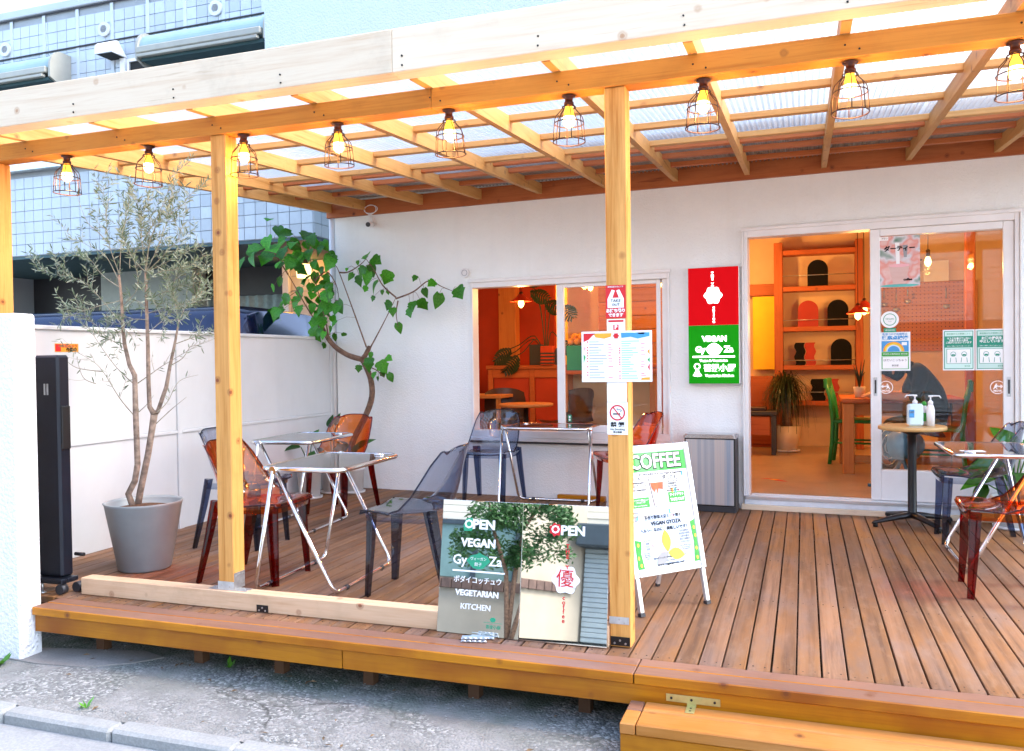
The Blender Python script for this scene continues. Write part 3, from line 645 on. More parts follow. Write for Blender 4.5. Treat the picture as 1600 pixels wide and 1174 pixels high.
# wall fittings
vc = thing('vent_cap', 'round white vent cap on the stucco wall left of the window', 'vent cap', tuple(TW @ Vector((-2.895, -.0, 2.0))), rz=WA)
MB().tube([(0, -.001, 0), (0, -.018, 0)], .043, 24).build('cover', 'frame', vc); ringpoly(MB(), 0, 0, .024, .028, -.022, -.0185).build('ring', 'greyp', vc)
sc_ = thing('security_camera', 'small white security camera with looped cable under the pergola at the left corner', 'camera', tuple(TW @ Vector((-3.86, -.003, 2.53))), rz=WA)
MB().box(-.035, .015, -.03, -.0, -.02, .045, .004).build('mount', 'white', sc_)
q = MB(); q.tube([(.0, -.005, -.02), (.012, -.10, -.035)], .027, 16); q.build('body', 'white', sc_); MB().tube([(.012, -.1005, -.035), (.013, -.108, -.036)], .022, 16).build('lens', 'greyblack', sc_)
q = MB()
for k in range(3): q.tube([(-.01+(.05+.012*k)*math.cos(a)+.01*k, -.03-.01*k, .115+(.05-.006*k)*math.sin(a)) for a in [2*PI*i/16 for i in range(17)]], .0035, 6)
q.tube([(-.02, -.03, .04), (-.03, -.03, .10), (-.01, -.03, .20)], .0035, 6); q.build('cable', 'white', sc_)
# ------------------------------------------------------------ neighbour: tiled building, white block behind, car
NB = thing('tiled_building', 'pale blue grey tiled apartment building behind the fence with a dark carport', 'building', (-8, 1, GZ))
M['tile'] = tilemat('pale_blue_grey_tile', (.45, .495, .535))
M['grout'] = simple('tile_grout', (.30, .325, .345), .8, var=.05); M['joint'] = simple('pale_joint_strip', (.52, .57, .62), .6, var=.04); M['teal_soffit'] = simple('dark_teal_soffit', (.06, .11, .115), .7)
MB().box(-14, -4.985, 1.008, 6, 2.575, 5.50).build('wall_core', 'grout', NB, world=True)
MB().box(-14, -4.97, .97, 6.02, 5.501, 5.60, .01).build('parapet_cap', 'tile', NB, world=True)
tm = MB().box(-.5, .5, 0, .012, -.5, .5, 0).mesh('tile', 'tile')
cells = []
mod = .5875; tw = mod/4
for lo, hi, w0 in ((2.58, 3.60, None), (4.02, 5.46, None)):
    rows = int((hi-lo)/.1372)
    for rI in range(rows):
        z = lo+.1372*(rI+.5)
        for c in range(62):
            x = -4.985-tw*(c+.5); cells.append((x, z))
cells = [c for c in cells if (-9.6 < c[0] and (c[1] < 3.6 or (c[0] < -5.2 and c[1] > 4.45)))] 
cells.sort(key=lambda c: (c[0]-0)**2+(c[1]-1.2)**2)
kk = 0
rest = MB()
for x, z in cells:
    wv, hv = tw-.007, .1372-.007
    if (x > -8.1 and z > 4.45 or z < 3.6) and kk < 296:
        part(tm, 'tile', NB, (x+8, .0-.004+random.uniform(-.0006, .0006), z-GZ), (0, 0, 0), (wv, 1, hv)); kk += 1
    else: rest.box(x-wv/2, x+wv/2, .9965, 1.0078, z-hv/2, z+hv/2)
for rI in range(21):
    z = 2.58+.1372*(rI+.5)
    for c in range(24): rest.box(-4.9848, -4.974, 1.0+tw*c+.004, 1.0+tw*(c+1)-.004, z-.065, z+.065)
for rI in range(7):
    z = 4.02+.1372*(rI+.5)
    for c in range(70): pass
tag(rest.build('tile', 'tile', NB, world=True), kind='stuff')
MB().box(-14, -4.96, .90, .9960, 3.60, 3.74, .01).build('ledge', 'parapetgrey' if 'parapetgrey' in M else 'zinc', NB, world=True)
q = MB()
for k in range(10):
    x = -4.985-.525*(k+1.1); q.box(x-.022, x+.022, .988, .9962, 3.76, 5.49)
q.build('joint_strip', 'joint', NB, world=True)
q = MB(); q.tube([(-14, .985, 5.03), (-9.5, .985, 5.02), (-5.0, .985, 5.045)], .011, 6); q.tube([(-14, .985, 5.485), (-5.0, .985, 5.485)], .011, 6); q.build('cable', 'greyblack', NB, world=True)
for x, z in ((-9.33, 5.142), (-7.767, 5.174), (-6.181, 5.184)):
    v_ = MB(); v_.tube([(x, .995, z), (x, .965, z)], .085, 24); v_ = v_.build('vent', 'fence', NB, world=True)
    g_ = MB()
    for k in range(-3, 4): g_.box(x-math.sqrt(.045**2-(k*.012)**2), x+math.sqrt(.045**2-(k*.012)**2), .9625, .9645, z+k*.012-.003, z+k*.012+.003)
    g_.build('louvre', 'greyblack', v_, world=True)
M['awning'] = simple('beige_awning_case', (.34, .33, .28), .45, var=.05); M['awntop'] = simple('pale_teal_awning_fabric', (.27, .38, .40), .7, var=.05); M['awndark'] = simple('dark_teal_fabric', (.02, .055, .06), .8)
def awning(x0, x1, z):
    aw = MB(); prof = [(.995, z+.30)] + [(.74+.25*math.cos(a)*1.0, z+.05+.25*math.sin(a)) for a in [PI/2+PI/2*i/8 for i in range(0, 9)]]
    prof = [(.993, z+.0), (.993, z+.30)] + [(.86-.14*math.sin(PI/2*i/8)-.0, z+.12+.18*math.cos(PI/2*i/8)) for i in range(9)] + [(.72, z+.05)]
    aw.prism(prof, x0, x1, 'x'); a = aw.build('awning', 'awntop', NB, world=True)
    for xx in (x0-.03, x1): 
        e = MB(); e.prism([(.994, z-.05), (.994, z+.33)] + [(.86-.17*math.sin(PI/2*i/8), z+.12+.21*math.cos(PI/2*i/8)) for i in range(9)] + [(.69, z+.0), (.80, z-.05)], xx, xx+.03, 'x'); e.build('end_cap', 'awning', a, world=True)
    MB().box(x0, x1-.02, .66, .7195, z+.045, z+.12, .01).build('front_bar', 'awning', a, world=True); MB().box(x0+.05, x1, .70, .992, z-.04, z-.001).build('underside', 'awndark', a, world=True); MB().box(x0+.02, x1-.05, .645, .70, z-.005, z+.03, .005).build('lower_bar', 'awning', a, world=True)
awning(-11.5, -8.33, 4.60); awning(-7.02, -5.36, 4.64)
q = MB(); q.prism([(.995, 4.80)] + [(.86-.10*math.sin(PI/2*i/6), 4.86+.09*math.cos(PI/2*i/6)) for i in range(7)] + [(.76, 4.80)], -7.70, -7.45, 'x'); h_ = q.build('vent_hood', 'white', NB, world=True); MB().box(-7.68, -7.47, .78, .99, 4.796, 4.799).build('hood_opening', 'dark', h_, world=True); MB().box(-7.53, -7.46, .96, .994, 4.2, 4.795).build('duct', 'white', h_, world=True)
q = MB(); q.box(-7.42, -7.0, .955, .994, 4.735, 4.77); q.box(-7.42, -7.39, .955, .994, 4.0, 4.734); q.box(-7.03, -7.0, .955, .994, 4.0, 4.734); w_ = q.build('window', 'frame', NB, world=True); MB().box(-7.389, -7.031, .975, .985, 4.0, 4.734).build('pane', 'dark', w_, world=True)
# carport
MB().box(-14, -4.99, 1.012, 3.0, 2.54, 2.574).build('carport_ceiling', 'teal_soffit', NB, world=True)
MB().box(-14, -11.15, 2.3, 3.0, GZ, 2.539).build('pier', 'tile', NB, world=True)
MB().box(-11.149, -9.55, 2.9, 3.0, GZ, 2.539).build('back_wall', 'greyblack', NB, world=True)
M['paletile'] = simple('pale_green_grey_tile', (.40, .45, .42), .4, var=.06)
MB().box(-9.549, -7.95, 2.62, 3.0, GZ, 2.539).build('pier', 'paletile', NB, world=True)
MB().box(-7.949, -6.45, 2.9, 3.0, 2.15, 2.539).build('lintel', 'greyblack', NB, world=True)
M['curtain'] = simple('pale_curtain', (.40, .52, .52), .8, var=.1, scale=20)
w_ = MB().box(-7.949, -6.45, 2.96, 3.0, GZ, 1.0).build('window', 'greyblack', NB, world=True)
q = MB(); q.grid(lambda u, v: (-7.94+1.4*u, 2.93+.02*math.sin(u*60), 1.0+1.15*v), 120, 1); q.build('curtain', 'curtain', w_, world=True); MB().box(-6.54, -6.45, 2.86, 2.93, .9, 2.15).build('jamb', 'dark', w_, world=True)
MB().box(-6.449, -6.36, 2.55, 3.0, GZ, 2.539).build('door_jamb', 'frame', NB, world=True)
M['warmtile'] = simple('cream_wall_tile', (.66, .56, .44), .5, var=.06)
pwall = MB().box(-6.359, -4.99, 2.62, 3.0, GZ, 2.539).build('porch_wall', 'grout', NB, world=True)
q = MB()
for rI in range(14):
    for c in range(5): q.box(-6.355+.272*c, -6.09+.272*c, 2.608, 2.619, GZ+.2*rI, GZ+.2*rI+.192)
q.build('wall_tile', 'warmtile', pwall, world=True)
pl_ = MB().lathe([(.0, -.10), (.085, -.10), (.095, -.02), (.085, .07), (.0, .075)], 16, (-6.05, 2.44, 2.40)).build('porch_lamp', 'porch', NB, world=True)
MB().lathe([(.06, .076), (.05, .13)], 14, (-6.05, 2.44, 2.40)).build('lamp_base', 'dark', pl_, world=True)
ld = bpy.data.lights.new('porch_light', 'POINT'); ld.energy = 1.6; ld.color = (1, .38, .06); ld.shadow_soft_size = .09; lo = bpy.data.objects.new('porch_light', ld); COL.objects.link(lo); lo.location = (-6.0, 2.28, 2.36)
WB = thing('white_building', 'plain white panelled building rising behind the tiled building', 'building', (-13, 9, GZ))
for k in range(4): MB().box(-26+3.6*k, -22.41+3.6*k, 8, 12, GZ, 14, .02).build('wall_panel', 'stucco', WB, world=True)
# car beyond the fence
M['carpaint'] = simple('dark_blue_car_paint', (.004, .009, .040), .12, .3, .05, spec=.8); M['cargl'] = simple('dark_car_glass', (.01, .012, .015), .05, spec=.8)
CAR = thing('parked_car', 'dark blue van parked beyond the white fence, its roof showing over the top', 'car', (-7.05, .35, GZ))
def carsec(x):  # half profile of the body at a position along the car
    return None
q = MB()
def bodyfn(u, v):
    x = -2.15+4.3*min(1, max(0, (u-.02)/.96)); e = min(1, min(u, 1-u)/.10); a = PI*v
    top = 1.42+.10*e; wid = .84*(.86+.14*e)
    y = -wid*math.copysign(abs(math.cos(a))**.28, math.cos(a)); z = .72+ (top-.0)*abs(math.sin(a))**.30*.86
    if u < .001 or u > .999: return (x, 0, .72)
    return (x, y*(1-.14*max(0, (z-1.0))), z)
q.grid(bodyfn, 50, 28); q.build('roof_and_cabin', 'carpaint', CAR)
q = MB(); q.box(-2.25, 2.3, -.86, .86, .30, .98, .12); q.build('lower_body', 'carpaint', CAR)
for sy in (-1, 1):
    q = MB(); q.box(-1.8, 1.7, sy*.80-.03, sy*.80+.03, 1.05, 1.50, .02); q.build('side_window', 'cargl', CAR)
wmesh = MB().tube([(0, -.1, 0), (0, .1, 0)], .33, 24).mesh('wheel', 'greyblack')
for x in (-1.45, 1.5):
    for y in (-.78, .78): part(wmesh, 'wheel', CAR, (x, y, .33))

# ============================================================ ACROSS THE STREET (seen in the mirrors and the glass)
M['beige'] = simple('beige_render', (.30, .26, .21), .85, var=.05, scale=2); M['siding'] = simple('pale_siding', (.50, .46, .39), .6, var=.04, scale=2)
M['brickm'] = simple('brown_ledge_brick', (.10, .06, .05), .8, var=.25, scale=5); M['shutter'] = simple('grey_roller_shutter', (.25, .30, .33), .4, var=.05, scale=3); M['canopyd'] = simple('dark_grey_canopy', (.022, .036, .05), .6)
M['blind'] = simple('pale_green_glazing', (.13, .21, .205), .3, var=.06)
HS = thing('house_across', 'beige house across the street with a brick ledge, seen in the mirror panels', 'house', (-8, -15, GZ))
MB().box(-16, -5.05, -24, -15, GZ, 1.95).build('wall', 'beige', HS, world=True)
MB().prism([(-5.049, -15.001), (-3.80, -17.2), (-5.049, -17.2)], GZ, 3.4, 'z').build('angled_wall', 'beige', HS, world=True)
q = MB()
q.box(-16, -5.0, -24, -15.02, 1.951, 7.0); up = q.build('upper_wall', 'siding', HS, world=True)
q = MB()
for k in range(36): q.box(-16, -4.98, -15.018, -14.995, 1.96+.14*k, 2.09+.14*k)
tag(q.build('siding_board', 'siding', HS, world=True), kind='stuff')
bmesh_ = MB().box(-.10, .10, -.10, .06, -.09, .09, .008).mesh('brick', 'brickm')
for k in range(26): part(bmesh_, 'brick', HS, (-5.15-.215*k+8, .02, .745-GZ))
for k in range(10): part(bmesh_, 'brick', HS, (-5.03+8+.1066*(k+.5), -.0-.1869*(k+.5), .745-GZ), (0, 0, -1.052))
q = MB(); q.box(-8.6, -5.5, -15.0, -14.97, .86, 1.86); wnd = q.build('window', 'blind', HS, world=True)
q = MB()
for x in (-8.6, -7.5, -6.35, -5.5): q.box(x-.05, x+.05, -14.969, -14.93, .86, 1.86)
q.box(-8.7, -5.4, -14.969, -14.92, 1.861, 1.95); q.build('window_frame', 'canopyd', wnd, world=True)
q = MB(); q.box(-5.049, -4.72, -15.9, -15.3, 2.0, 2.25, .04); q.build('vent_hood', 'alum', HS, world=True)
GA = thing('garage_across', 'garage with a grey roller shutter across the street, seen in the mirror panels', 'garage', (-1, -17, GZ))
MB().box(-4.6, 8, -24, -17.201, 1.6, 6.5).build('upper_wall', 'siding', GA, world=True)
MB().box(-3.90, 8, -17.2, -16.6, 1.60, 2.05, .03).build('canopy', 'canopyd', GA, world=True)
MB().box(-4.35, -4.2, -24, -16.9, GZ, 1.599).build('wall', 'beige', GA, world=True); MB().box(3.0, 8, -24, -16.9, GZ, 1.599).build('wall', 'beige', GA, world=True)
q = MB()
for k in range(19): q.box(-3.79, 2.995, -17.12+.012*(k % 2), -17.08+.012*(k % 2), GZ+.097*k, GZ+.097*k+.092, .012)
q.build('shutter', 'shutter', GA, world=True)
q = MB()
for k in range(30): q.box(-4.6, 8, -17.215, -17.190+.010*(k % 2), 2.07+.145*k, 2.07+.145*k+.132)
tag(q.build('siding_board', 'siding', GA, world=True), kind='stuff')
M['treeleaf'] = leafmat('dark_street_tree_leaf', (.012, .045, .012), (.03, .085, .02), .5, .2)
TA = thing('street_tree', 'small leafy tree in front of the house across the street', 'tree', (-5.05, -13.7, GZ))
rr = random.Random(5); q = MB()
for (a, b) in (((0, 0), (-.25, .1)), ((.05, .05), (.60, 0)), ((-.02, 0), (.05, -.05))):
    q.tube([(a[0], a[1], 0), ((a[0]+b[0])*.5, (a[1]+b[1])*.5, 1.2), (b[0]*1.6, b[1]*1.6, 1.9), (b[0]*2.2, b[1]*2.2, 2.5)], [.05, .04, .03, .012], 7)
q.build('trunk', 'bark2', TA)
q = MB()
cl = [(rr.uniform(-1.0, 1.75), rr.uniform(-.5, .5), rr.uniform(1.35, 2.5), rr.uniform(.14, .34)) for _ in range(64)]
for (x, y, z, r_) in cl:
    for _ in range(120):
        d = Vector((rr.gauss(0, 1), rr.gauss(0, 1), rr.gauss(0, .6))).normalized()*r_*rr.random()**.4; p = Vector((x, y, z))+d
        a = Vector((rr.uniform(-1, 1), rr.uniform(-1, 1), rr.uniform(-.6, .6))).normalized()*.055; b = a.cross(Vector((rr.uniform(-1, 1), rr.uniform(-1, 1), rr.uniform(-1, 1)))).normalized()*.02
        q.add([p-a, p+b, p+a, p-b], [(0, 1, 2, 3)], False)
tag(q.build('crown', 'treeleaf', TA), kind='stuff')

# ============================================================ CHAIRS AND TABLES
def make_chair(name, label, shellm, thickm, group):
    t = thing(name, label, 'chair', group=group)
    def prof(v):   # side profile, x forward
        P = [(.235, .425), (.225, .442), (.10, .438), (-.05, .430), (-.135, .432), (-.185, .455), (-.215, .52), (-.235, .60), (-.252, .68), (-.268, .745), (-.272, .770)]
        f = v*(len(P)-1); i = min(int(f), len(P)-2); k = f-i; k2 = k*k*(3-2*k)*.4+k*.6
        return tuple(a+(b-a)*k for a, b in zip(P[i], P[i+1]))
    def wid(v):
        W_ = [.195, .200, .215, .225, .228, .226, .222, .214, .202, .183, .150]
        f = v*10; i = min(int(f), 9); return W_[i]+(W_[i+1]-W_[i])*(f-i)
    def fn(u, v):
        s_ = 2*u-1; x, z = prof(v); w = wid(v); back = max(0, min(1, (v-.38)/.25))
        ed = max(0, min(1, (v-.14)/.30)); ed = ed*ed*(3-2*ed); x += .205*ed*abs(s_)**2.3*max(.22, 1-max(0, (v-.46))/.62); z += (1-back)*(-.010*(1-s_*s_)+.004)
        if v > .93: z -= .034*abs(s_)**4*(v-.93)/.07
        return (x, s_*w, z)
    bm = bmesh.new(); nu, nv = 18, 36
    vs = [[bm.verts.new(fn(i/nu, j/nv)) for i in range(nu+1)] for j in range(nv+1)]
    for j in range(nv):
        for i in range(nu): bm.faces.new((vs[j][i], vs[j][i+1], vs[j+1][i+1], vs[j+1][i]))
    bmesh.ops.recalc_face_normals(bm, faces=bm.faces[:]); bmesh.ops.solidify(bm, geom=bm.faces[:], thickness=.005)
    me = bpy.data.meshes.new('shell'); bm.to_mesh(me); bm.free(); me.materials.append(M[shellm]); me.polygons.foreach_set('use_smooth', [True]*len(me.polygons))
    part(me, 'shell', t)
    q = MB(); rim = [fn(0, j/30) for j in range(31)] + [fn(i/14, 1) for i in range(1, 14)] + [fn(1, 1-j/30) for j in range(31)]
    q.tube(rim, .0048, 6); q.tube([fn(i/14, 0) for i in range(15)], .006, 6); q.build('rim', thickm, t)
    # skirt round the seat
    q = MB(); path = [(-.17, .205), (-.10, .218), (.05, .214), (.19, .196), (.222, .17), (.232, .10), (.235, 0)]; path = path + [(a, -b) for a, b in path[-2::-1]]
    n = len(path); vv = []; ff = []
    for a, b in path: vv += [(a, b, .432), (a*.985, b*.985, .392)]
    for i in range(n-1): ff.append((2*i, 2*i+2, 2*i+3, 2*i+1))
    vv += [(x*.965, y*.965, z) for x, y, z in vv]; k = 2*n
    ff += [tuple(i+k for i in f[::-1]) for f in ff]; ff += [(2*i+1, 2*i+3, 2*i+3+k, 2*i+1+k) for i in range(n-1)]
    q.add(vv, ff, True); q.build('skirt', shellm, t)
    for fx in (1, -1):
        for sy in (1, -1):
            q = MB()
            if fx > 0: top, mid, bot, r0 = Vector((.190, sy*.168, .425)), Vector((.197, sy*.170, .25)), Vector((.212, sy*.176, 0)), .026
            else: top, mid, bot, r0 = Vector((-.150, sy*.196, .455)), Vector((-.185, sy*.202, .28)), Vector((-.250, sy*.214, 0)), .027
            # angle section leg, tapering to the foot
            def sec(c, r):
                o_ = [(-1, -1), (1, -1), (1, -.35), (-.2, -.2), (-.35, 1), (-1, 1)]
                return [(c.x-fx*r*a*-1, c.y-sy*r*b*-1, c.z) for a, b in o_]
            S_ = [sec(top, r0), sec(mid, r0*.85), sec(bot, r0*.58)]; vv = [p for s__ in S_ for p in s__]; ff = [tuple(range(6)), tuple(range(12, 18))]
            for j in range(2):
                for i in range(6): ff.append((j*6+i, j*6+(i+1) % 6, (j+1)*6+(i+1) % 6, (j+1)*6+i))
            q.add(vv, ff, False); q.build('leg', thickm, t)
    return t
CH = 'clear plastic chairs on the deck'
red0 = make_chair('plastic_chair', 'clear red chair behind the left middle post, its front legs by the sill', 'redc', 'redc_thick', CH)
red0.location = (-2.915, -2.885, 0); red0.rotation_euler = (0, 0, R(3))
clone(red0, 'clear red chair in the far left corner in front of the white flowerpots', (-3.555, -.93, 0), R(-93))
clone(red0, 'clear red chair half hidden behind the post with the menu, under the window', (-1.33, -.22, 0), R(212))
clone(red0, 'clear red chair at the right edge of the deck, nearest the camera', (.985, -2.10, 0), R(178))
gr0 = make_chair('plastic_chair', 'clear smoke grey chair facing left, beside the mirror sign panels', 'smoke', 'smoke_thick', CH)
gr0.location = (-1.925, -2.885, 0); gr0.rotation_euler = (0, 0, R(183))
clone(gr0, 'clear smoke grey chair by the white fence, behind the red chair at the post', (-3.535, -2.175, 0), R(2))
clone(gr0, 'clear smoke grey chair against the wall below the open window', (-2.53, -.16, 0), R(-90))
clone(gr0, 'clear smoke grey chair at the right, behind the right hand folding table', (1.045, -.82, 0), R(180))
red0.location = (-2.915, -2.885, 0)

def make_table():
    t = thing('folding_table', 'folding table', 'table', group='chrome folding tables on the deck')
    w0, w1, hy, zt = -.085, .385, .355, .655
    q = MB(); q.box(w0+.012, w1-.012, -hy+.012, hy-.012, zt-.004, zt+.004, .002); q.build('top', 'tabletop', t)
    q = MB(); r = .05; pth = []
    for (cx, cy, a0) in ((w1-r, hy-r, 0), (w0+r, hy-r, 90), (w0+r, -hy+r, 180), (w1-r, -hy+r, 270)):
        for k in range(6): a = R(a0+90*k/5); pth.append((cx+r*math.cos(a), cy+r*math.sin(a), zt-.006))
    q.tube(pth, .0135, 8, closed=True, flat=1.0); q.build('top_frame', 'chrome', t)
    for s_ in (-1, 1): q = MB(); q.tube([(0, s_*(hy-.004), zt-.010), (0, s_*(hy+.030), zt-.010)], .021, 16); q.build('hinge', 'chrome', t)
    for k, (fx, yy) in enumerate(((-.118, hy+.022), (.330, hy-.004))):
        q = MB(); r = .06; pts = [(0, yy, zt-.012)]
        d = Vector((fx, 0, .012-zt)).normalized()
        # down leg, rounded corner, floor bar, up leg
        c0 = Vector((fx, yy, .012)); A = c0 - d*r; B = c0 + Vector((0, -1, 0))*r
        pts += [tuple(A*(1-s__)**2 + c0*2*s__*(1-s__) + B*s__*s__) for s__ in [i/5 for i in range(6)]]
        c1 = Vector((fx, -yy, .012)); A2 = c1 + Vector((0, 1, 0))*r; B2 = c1 - d*r
        pts += [tuple(A2*(1-s__)**2 + c1*2*s__*(1-s__) + B2*s__*s__) for s__ in [i/5 for i in range(6)]] + [(0, -yy, zt-.012)]
        q.tube(pts, .0115, 8); lg = q.build('leg_frame', 'chrome', t)
        for s_ in (-1, 1): q = MB(); q.tube([(fx, s_*(yy-.12), .0125), (fx, s_*(yy-.15), .0125)], .0135, 8); q.build('foot_pad', 'greyblack', lg)
    q = MB(); q.tube([(w1-.08+.026*math.cos(a), hy-.09+.018*math.sin(a), zt+.007) for a in [2*PI*i/20 for i in range(20)]], .006, 6, closed=True); q.build('ring', 'chrome', t)
    return t
tb0 = make_table(); tb0['label'] = 'chrome folding table nearest the front sill, between the red and grey chairs'
tb0.location = (-2.635, -2.79, 0); tb0.rotation_euler = (0, 0, R(3))
clone(tb0, 'chrome folding table behind, in the left corner by the fence', (-3.64, -1.55, 0), R(5))
clone(tb0, 'chrome folding table seen side on under the window', (-1.98, -.36, 0), R(90))
clone(tb0, 'chrome folding table at the right edge of the deck', (1.165, -1.39, 0), R(181))
nk = thing('paper_napkin', 'folded white paper slip on the right hand folding table', 'paper', (.90, -1.60, .6605)); MB().box(-.07, .05, -.03, .03, 0, .002).build('sheet', 'paper', nk, rot=(0, 0, .2))

# round table with bottles
bt = thing('bistro_table', 'round wooden topped table on a black cross base by the door', 'table', (.72, -.36, 0))
q = MB(); q.lathe([(.205, .675), (.222, .680), (.222, .702), (.215, .706)], 40); q.build('top', wood('pale_table_wood', (.62, .38, .15), (.52, .29, .10), 'x', 0, rough=.3), bt)
q = MB(); q.lathe([(.045, .06), (.030, .10), (.028, .55), (.030, .64), (.09, .668), (.09, .6745)], 16); q.build('column', 'blackm', bt)
for k in range(4):
    q = MB(); a = R(28+90*k); q.tube([(0, 0, .075), (.10*math.cos(a), .10*math.sin(a), .065), (.29*math.cos(a), .29*math.sin(a), .035), (.30*math.cos(a), .30*math.sin(a), .02)], [.035, .03, .02, .018], 8, flat=.7); q.tube([(.285*math.cos(a), .285*math.sin(a), .03), (.285*math.cos(a), .285*math.sin(a), .002)], .016, 10); q.build('leg', 'blackm', bt)
M['gel'] = simple('clear_gel_bottle', (.62, .78, .84), .15, var=.03, scale=3)
def bottle(name, label, loc, body, prof, capm, pump, lab=None, rz=0, sq=None):
    t = thing(name, label, 'bottle', loc, rz=rz)
    q = MB()
    if sq: q.box(-sq[0], sq[0], -sq[1], sq[1], 0, sq[2], .012)
    else: q.lathe(prof, 20)
    q.build('body', body, t); zt = sq[2] if sq else prof[-1][1]
    q = MB(); q.lathe([(.016, zt), (.017, zt+.02), (.010, zt+.024), (.008, zt+.03)], 14); q.build('cap', capm, t)
    if pump:
        q = MB(); q.tube([(0, 0, zt+.028), (0, 0, zt+.055)], .005, 8); q.box(-.014, .014, -.011, .011, zt+.052, zt+.064, .003); q.tube([(-.008, 0, zt+.060), (-.055, 0, zt+.060), (-.066, 0, zt+.044)], [.006, .005, .004], 8); q.build('pump', capm, t)
    if lab:
        y_ = -(sq[1]+.0005) if sq else -(prof[1][0]+.001)
        for (m_, x0, x1, z0, z1) in lab: plate(t, 'label_print', m_, x0, x1, z0, z1, y_)
    return t
bottle('sanitizer_bottle', 'clear square hand sanitizer pump bottle with a blue label on the round table', (.735, -.40, .7065), 'gel', None, 'white', True, [('blue', -.045, -.012, .06, .115), ('whitep', -.043, -.014, .09, .105)], rz=.15, sq=(.050, .028, .155))
bottle('spray_bottle', 'small bottle with a bright green trigger cap behind the sanitizer on the round table', (.80, -.34, .7065), 'white', [(.026, 0), (.027, .10), (.020, .125), (.014, .14)], 'green', False, [('green', -.012, .012, .03, .09)])
bottle('spray_bottle', 'white spray bottle with green print on the right of the round table', (.835, -.39, .7065), 'white', [(.026, 0), (.027, .11), (.022, .135), (.015, .15)], 'white', True, [('dkgreen', -.010, .010, .05, .10), ('blue', -.012, .012, .03, .04)], rz=PI)

# steel bin
bn = thing('trash_bin', 'slim brushed stainless steel bin with black edges against the wall', 'bin', (-.692, -.105, 0), rz=WA)
def rr_(x, y, r, n=5): return [(sx*(x-r)+r*math.cos(a), sy*(y-r)+r*math.sin(a)) for sx, sy, a0 in ((1, 1, 0), (-1, 1, 90), (-1, -1, 180), (1, -1, 270)) for a in [R(a0+90*i/n) for i in range(n+1)]]
MB().prism(rr_(.200, .100, .012), .002, .045, 'z').build('base', 'greyblack', bn)
q = MB(); q.prism(rr_(.196, .095, .010), .0455, .575, 'z'); q.build('shell', 'blackm', bn)
def brushed():
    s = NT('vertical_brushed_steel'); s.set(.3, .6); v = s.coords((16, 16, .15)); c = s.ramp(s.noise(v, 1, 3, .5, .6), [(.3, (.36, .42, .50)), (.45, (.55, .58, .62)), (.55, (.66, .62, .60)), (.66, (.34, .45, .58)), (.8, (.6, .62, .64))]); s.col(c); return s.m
MB().box(-.184, .184, -.0990, -.0955, .055, .566, .002).build('front_panel', brushed(), bn)
MB().prism(rr_(.202, .102, .014), .5755, .597, 'z').build('lid_rim', 'steelbin', bn); MB().prism(rr_(.19, .092, .014), .5975, .606, 'z').build('lid', 'steelbin', bn)

# ============================================================ PLANTS
OLIVE_STEMS=[[(-3.768, -2.91, 0.33), (-3.814, -2.91, 0.435), (-3.763, -2.91, 0.514), (-3.74, -2.91, 0.613), (-3.743, -2.91, 0.778), (-3.746, -2.91, 0.91), (-3.747, -2.91, 1.142), (-3.786, -2.91, 1.207), (-3.818, -2.91, 1.329), (-3.829, -2.91, 1.44), (-3.834, -2.91, 1.589), (-3.849, -2.91, 1.741)], [(-3.79, -2.87, 0.322), (-3.763, -2.87, 0.441), (-3.699, -2.87, 0.665), (-3.669, -2.87, 0.798), (-3.646, -2.87, 0.908)], [(-3.646, -2.87, 0.908), (-3.679, -2.87, 0.954), (-3.683, -2.87, 1.106), (-3.682, -2.87, 1.327), (-3.686, -2.87, 1.548), (-3.686, -2.87, 1.753)], [(-3.673, -2.84, 0.906), (-3.644, -2.84, 0.929), (-3.579, -2.84, 1.073), (-3.55, -2.84, 1.194), (-3.512, -2.84, 1.324), (-3.481, -2.84, 1.448)]]
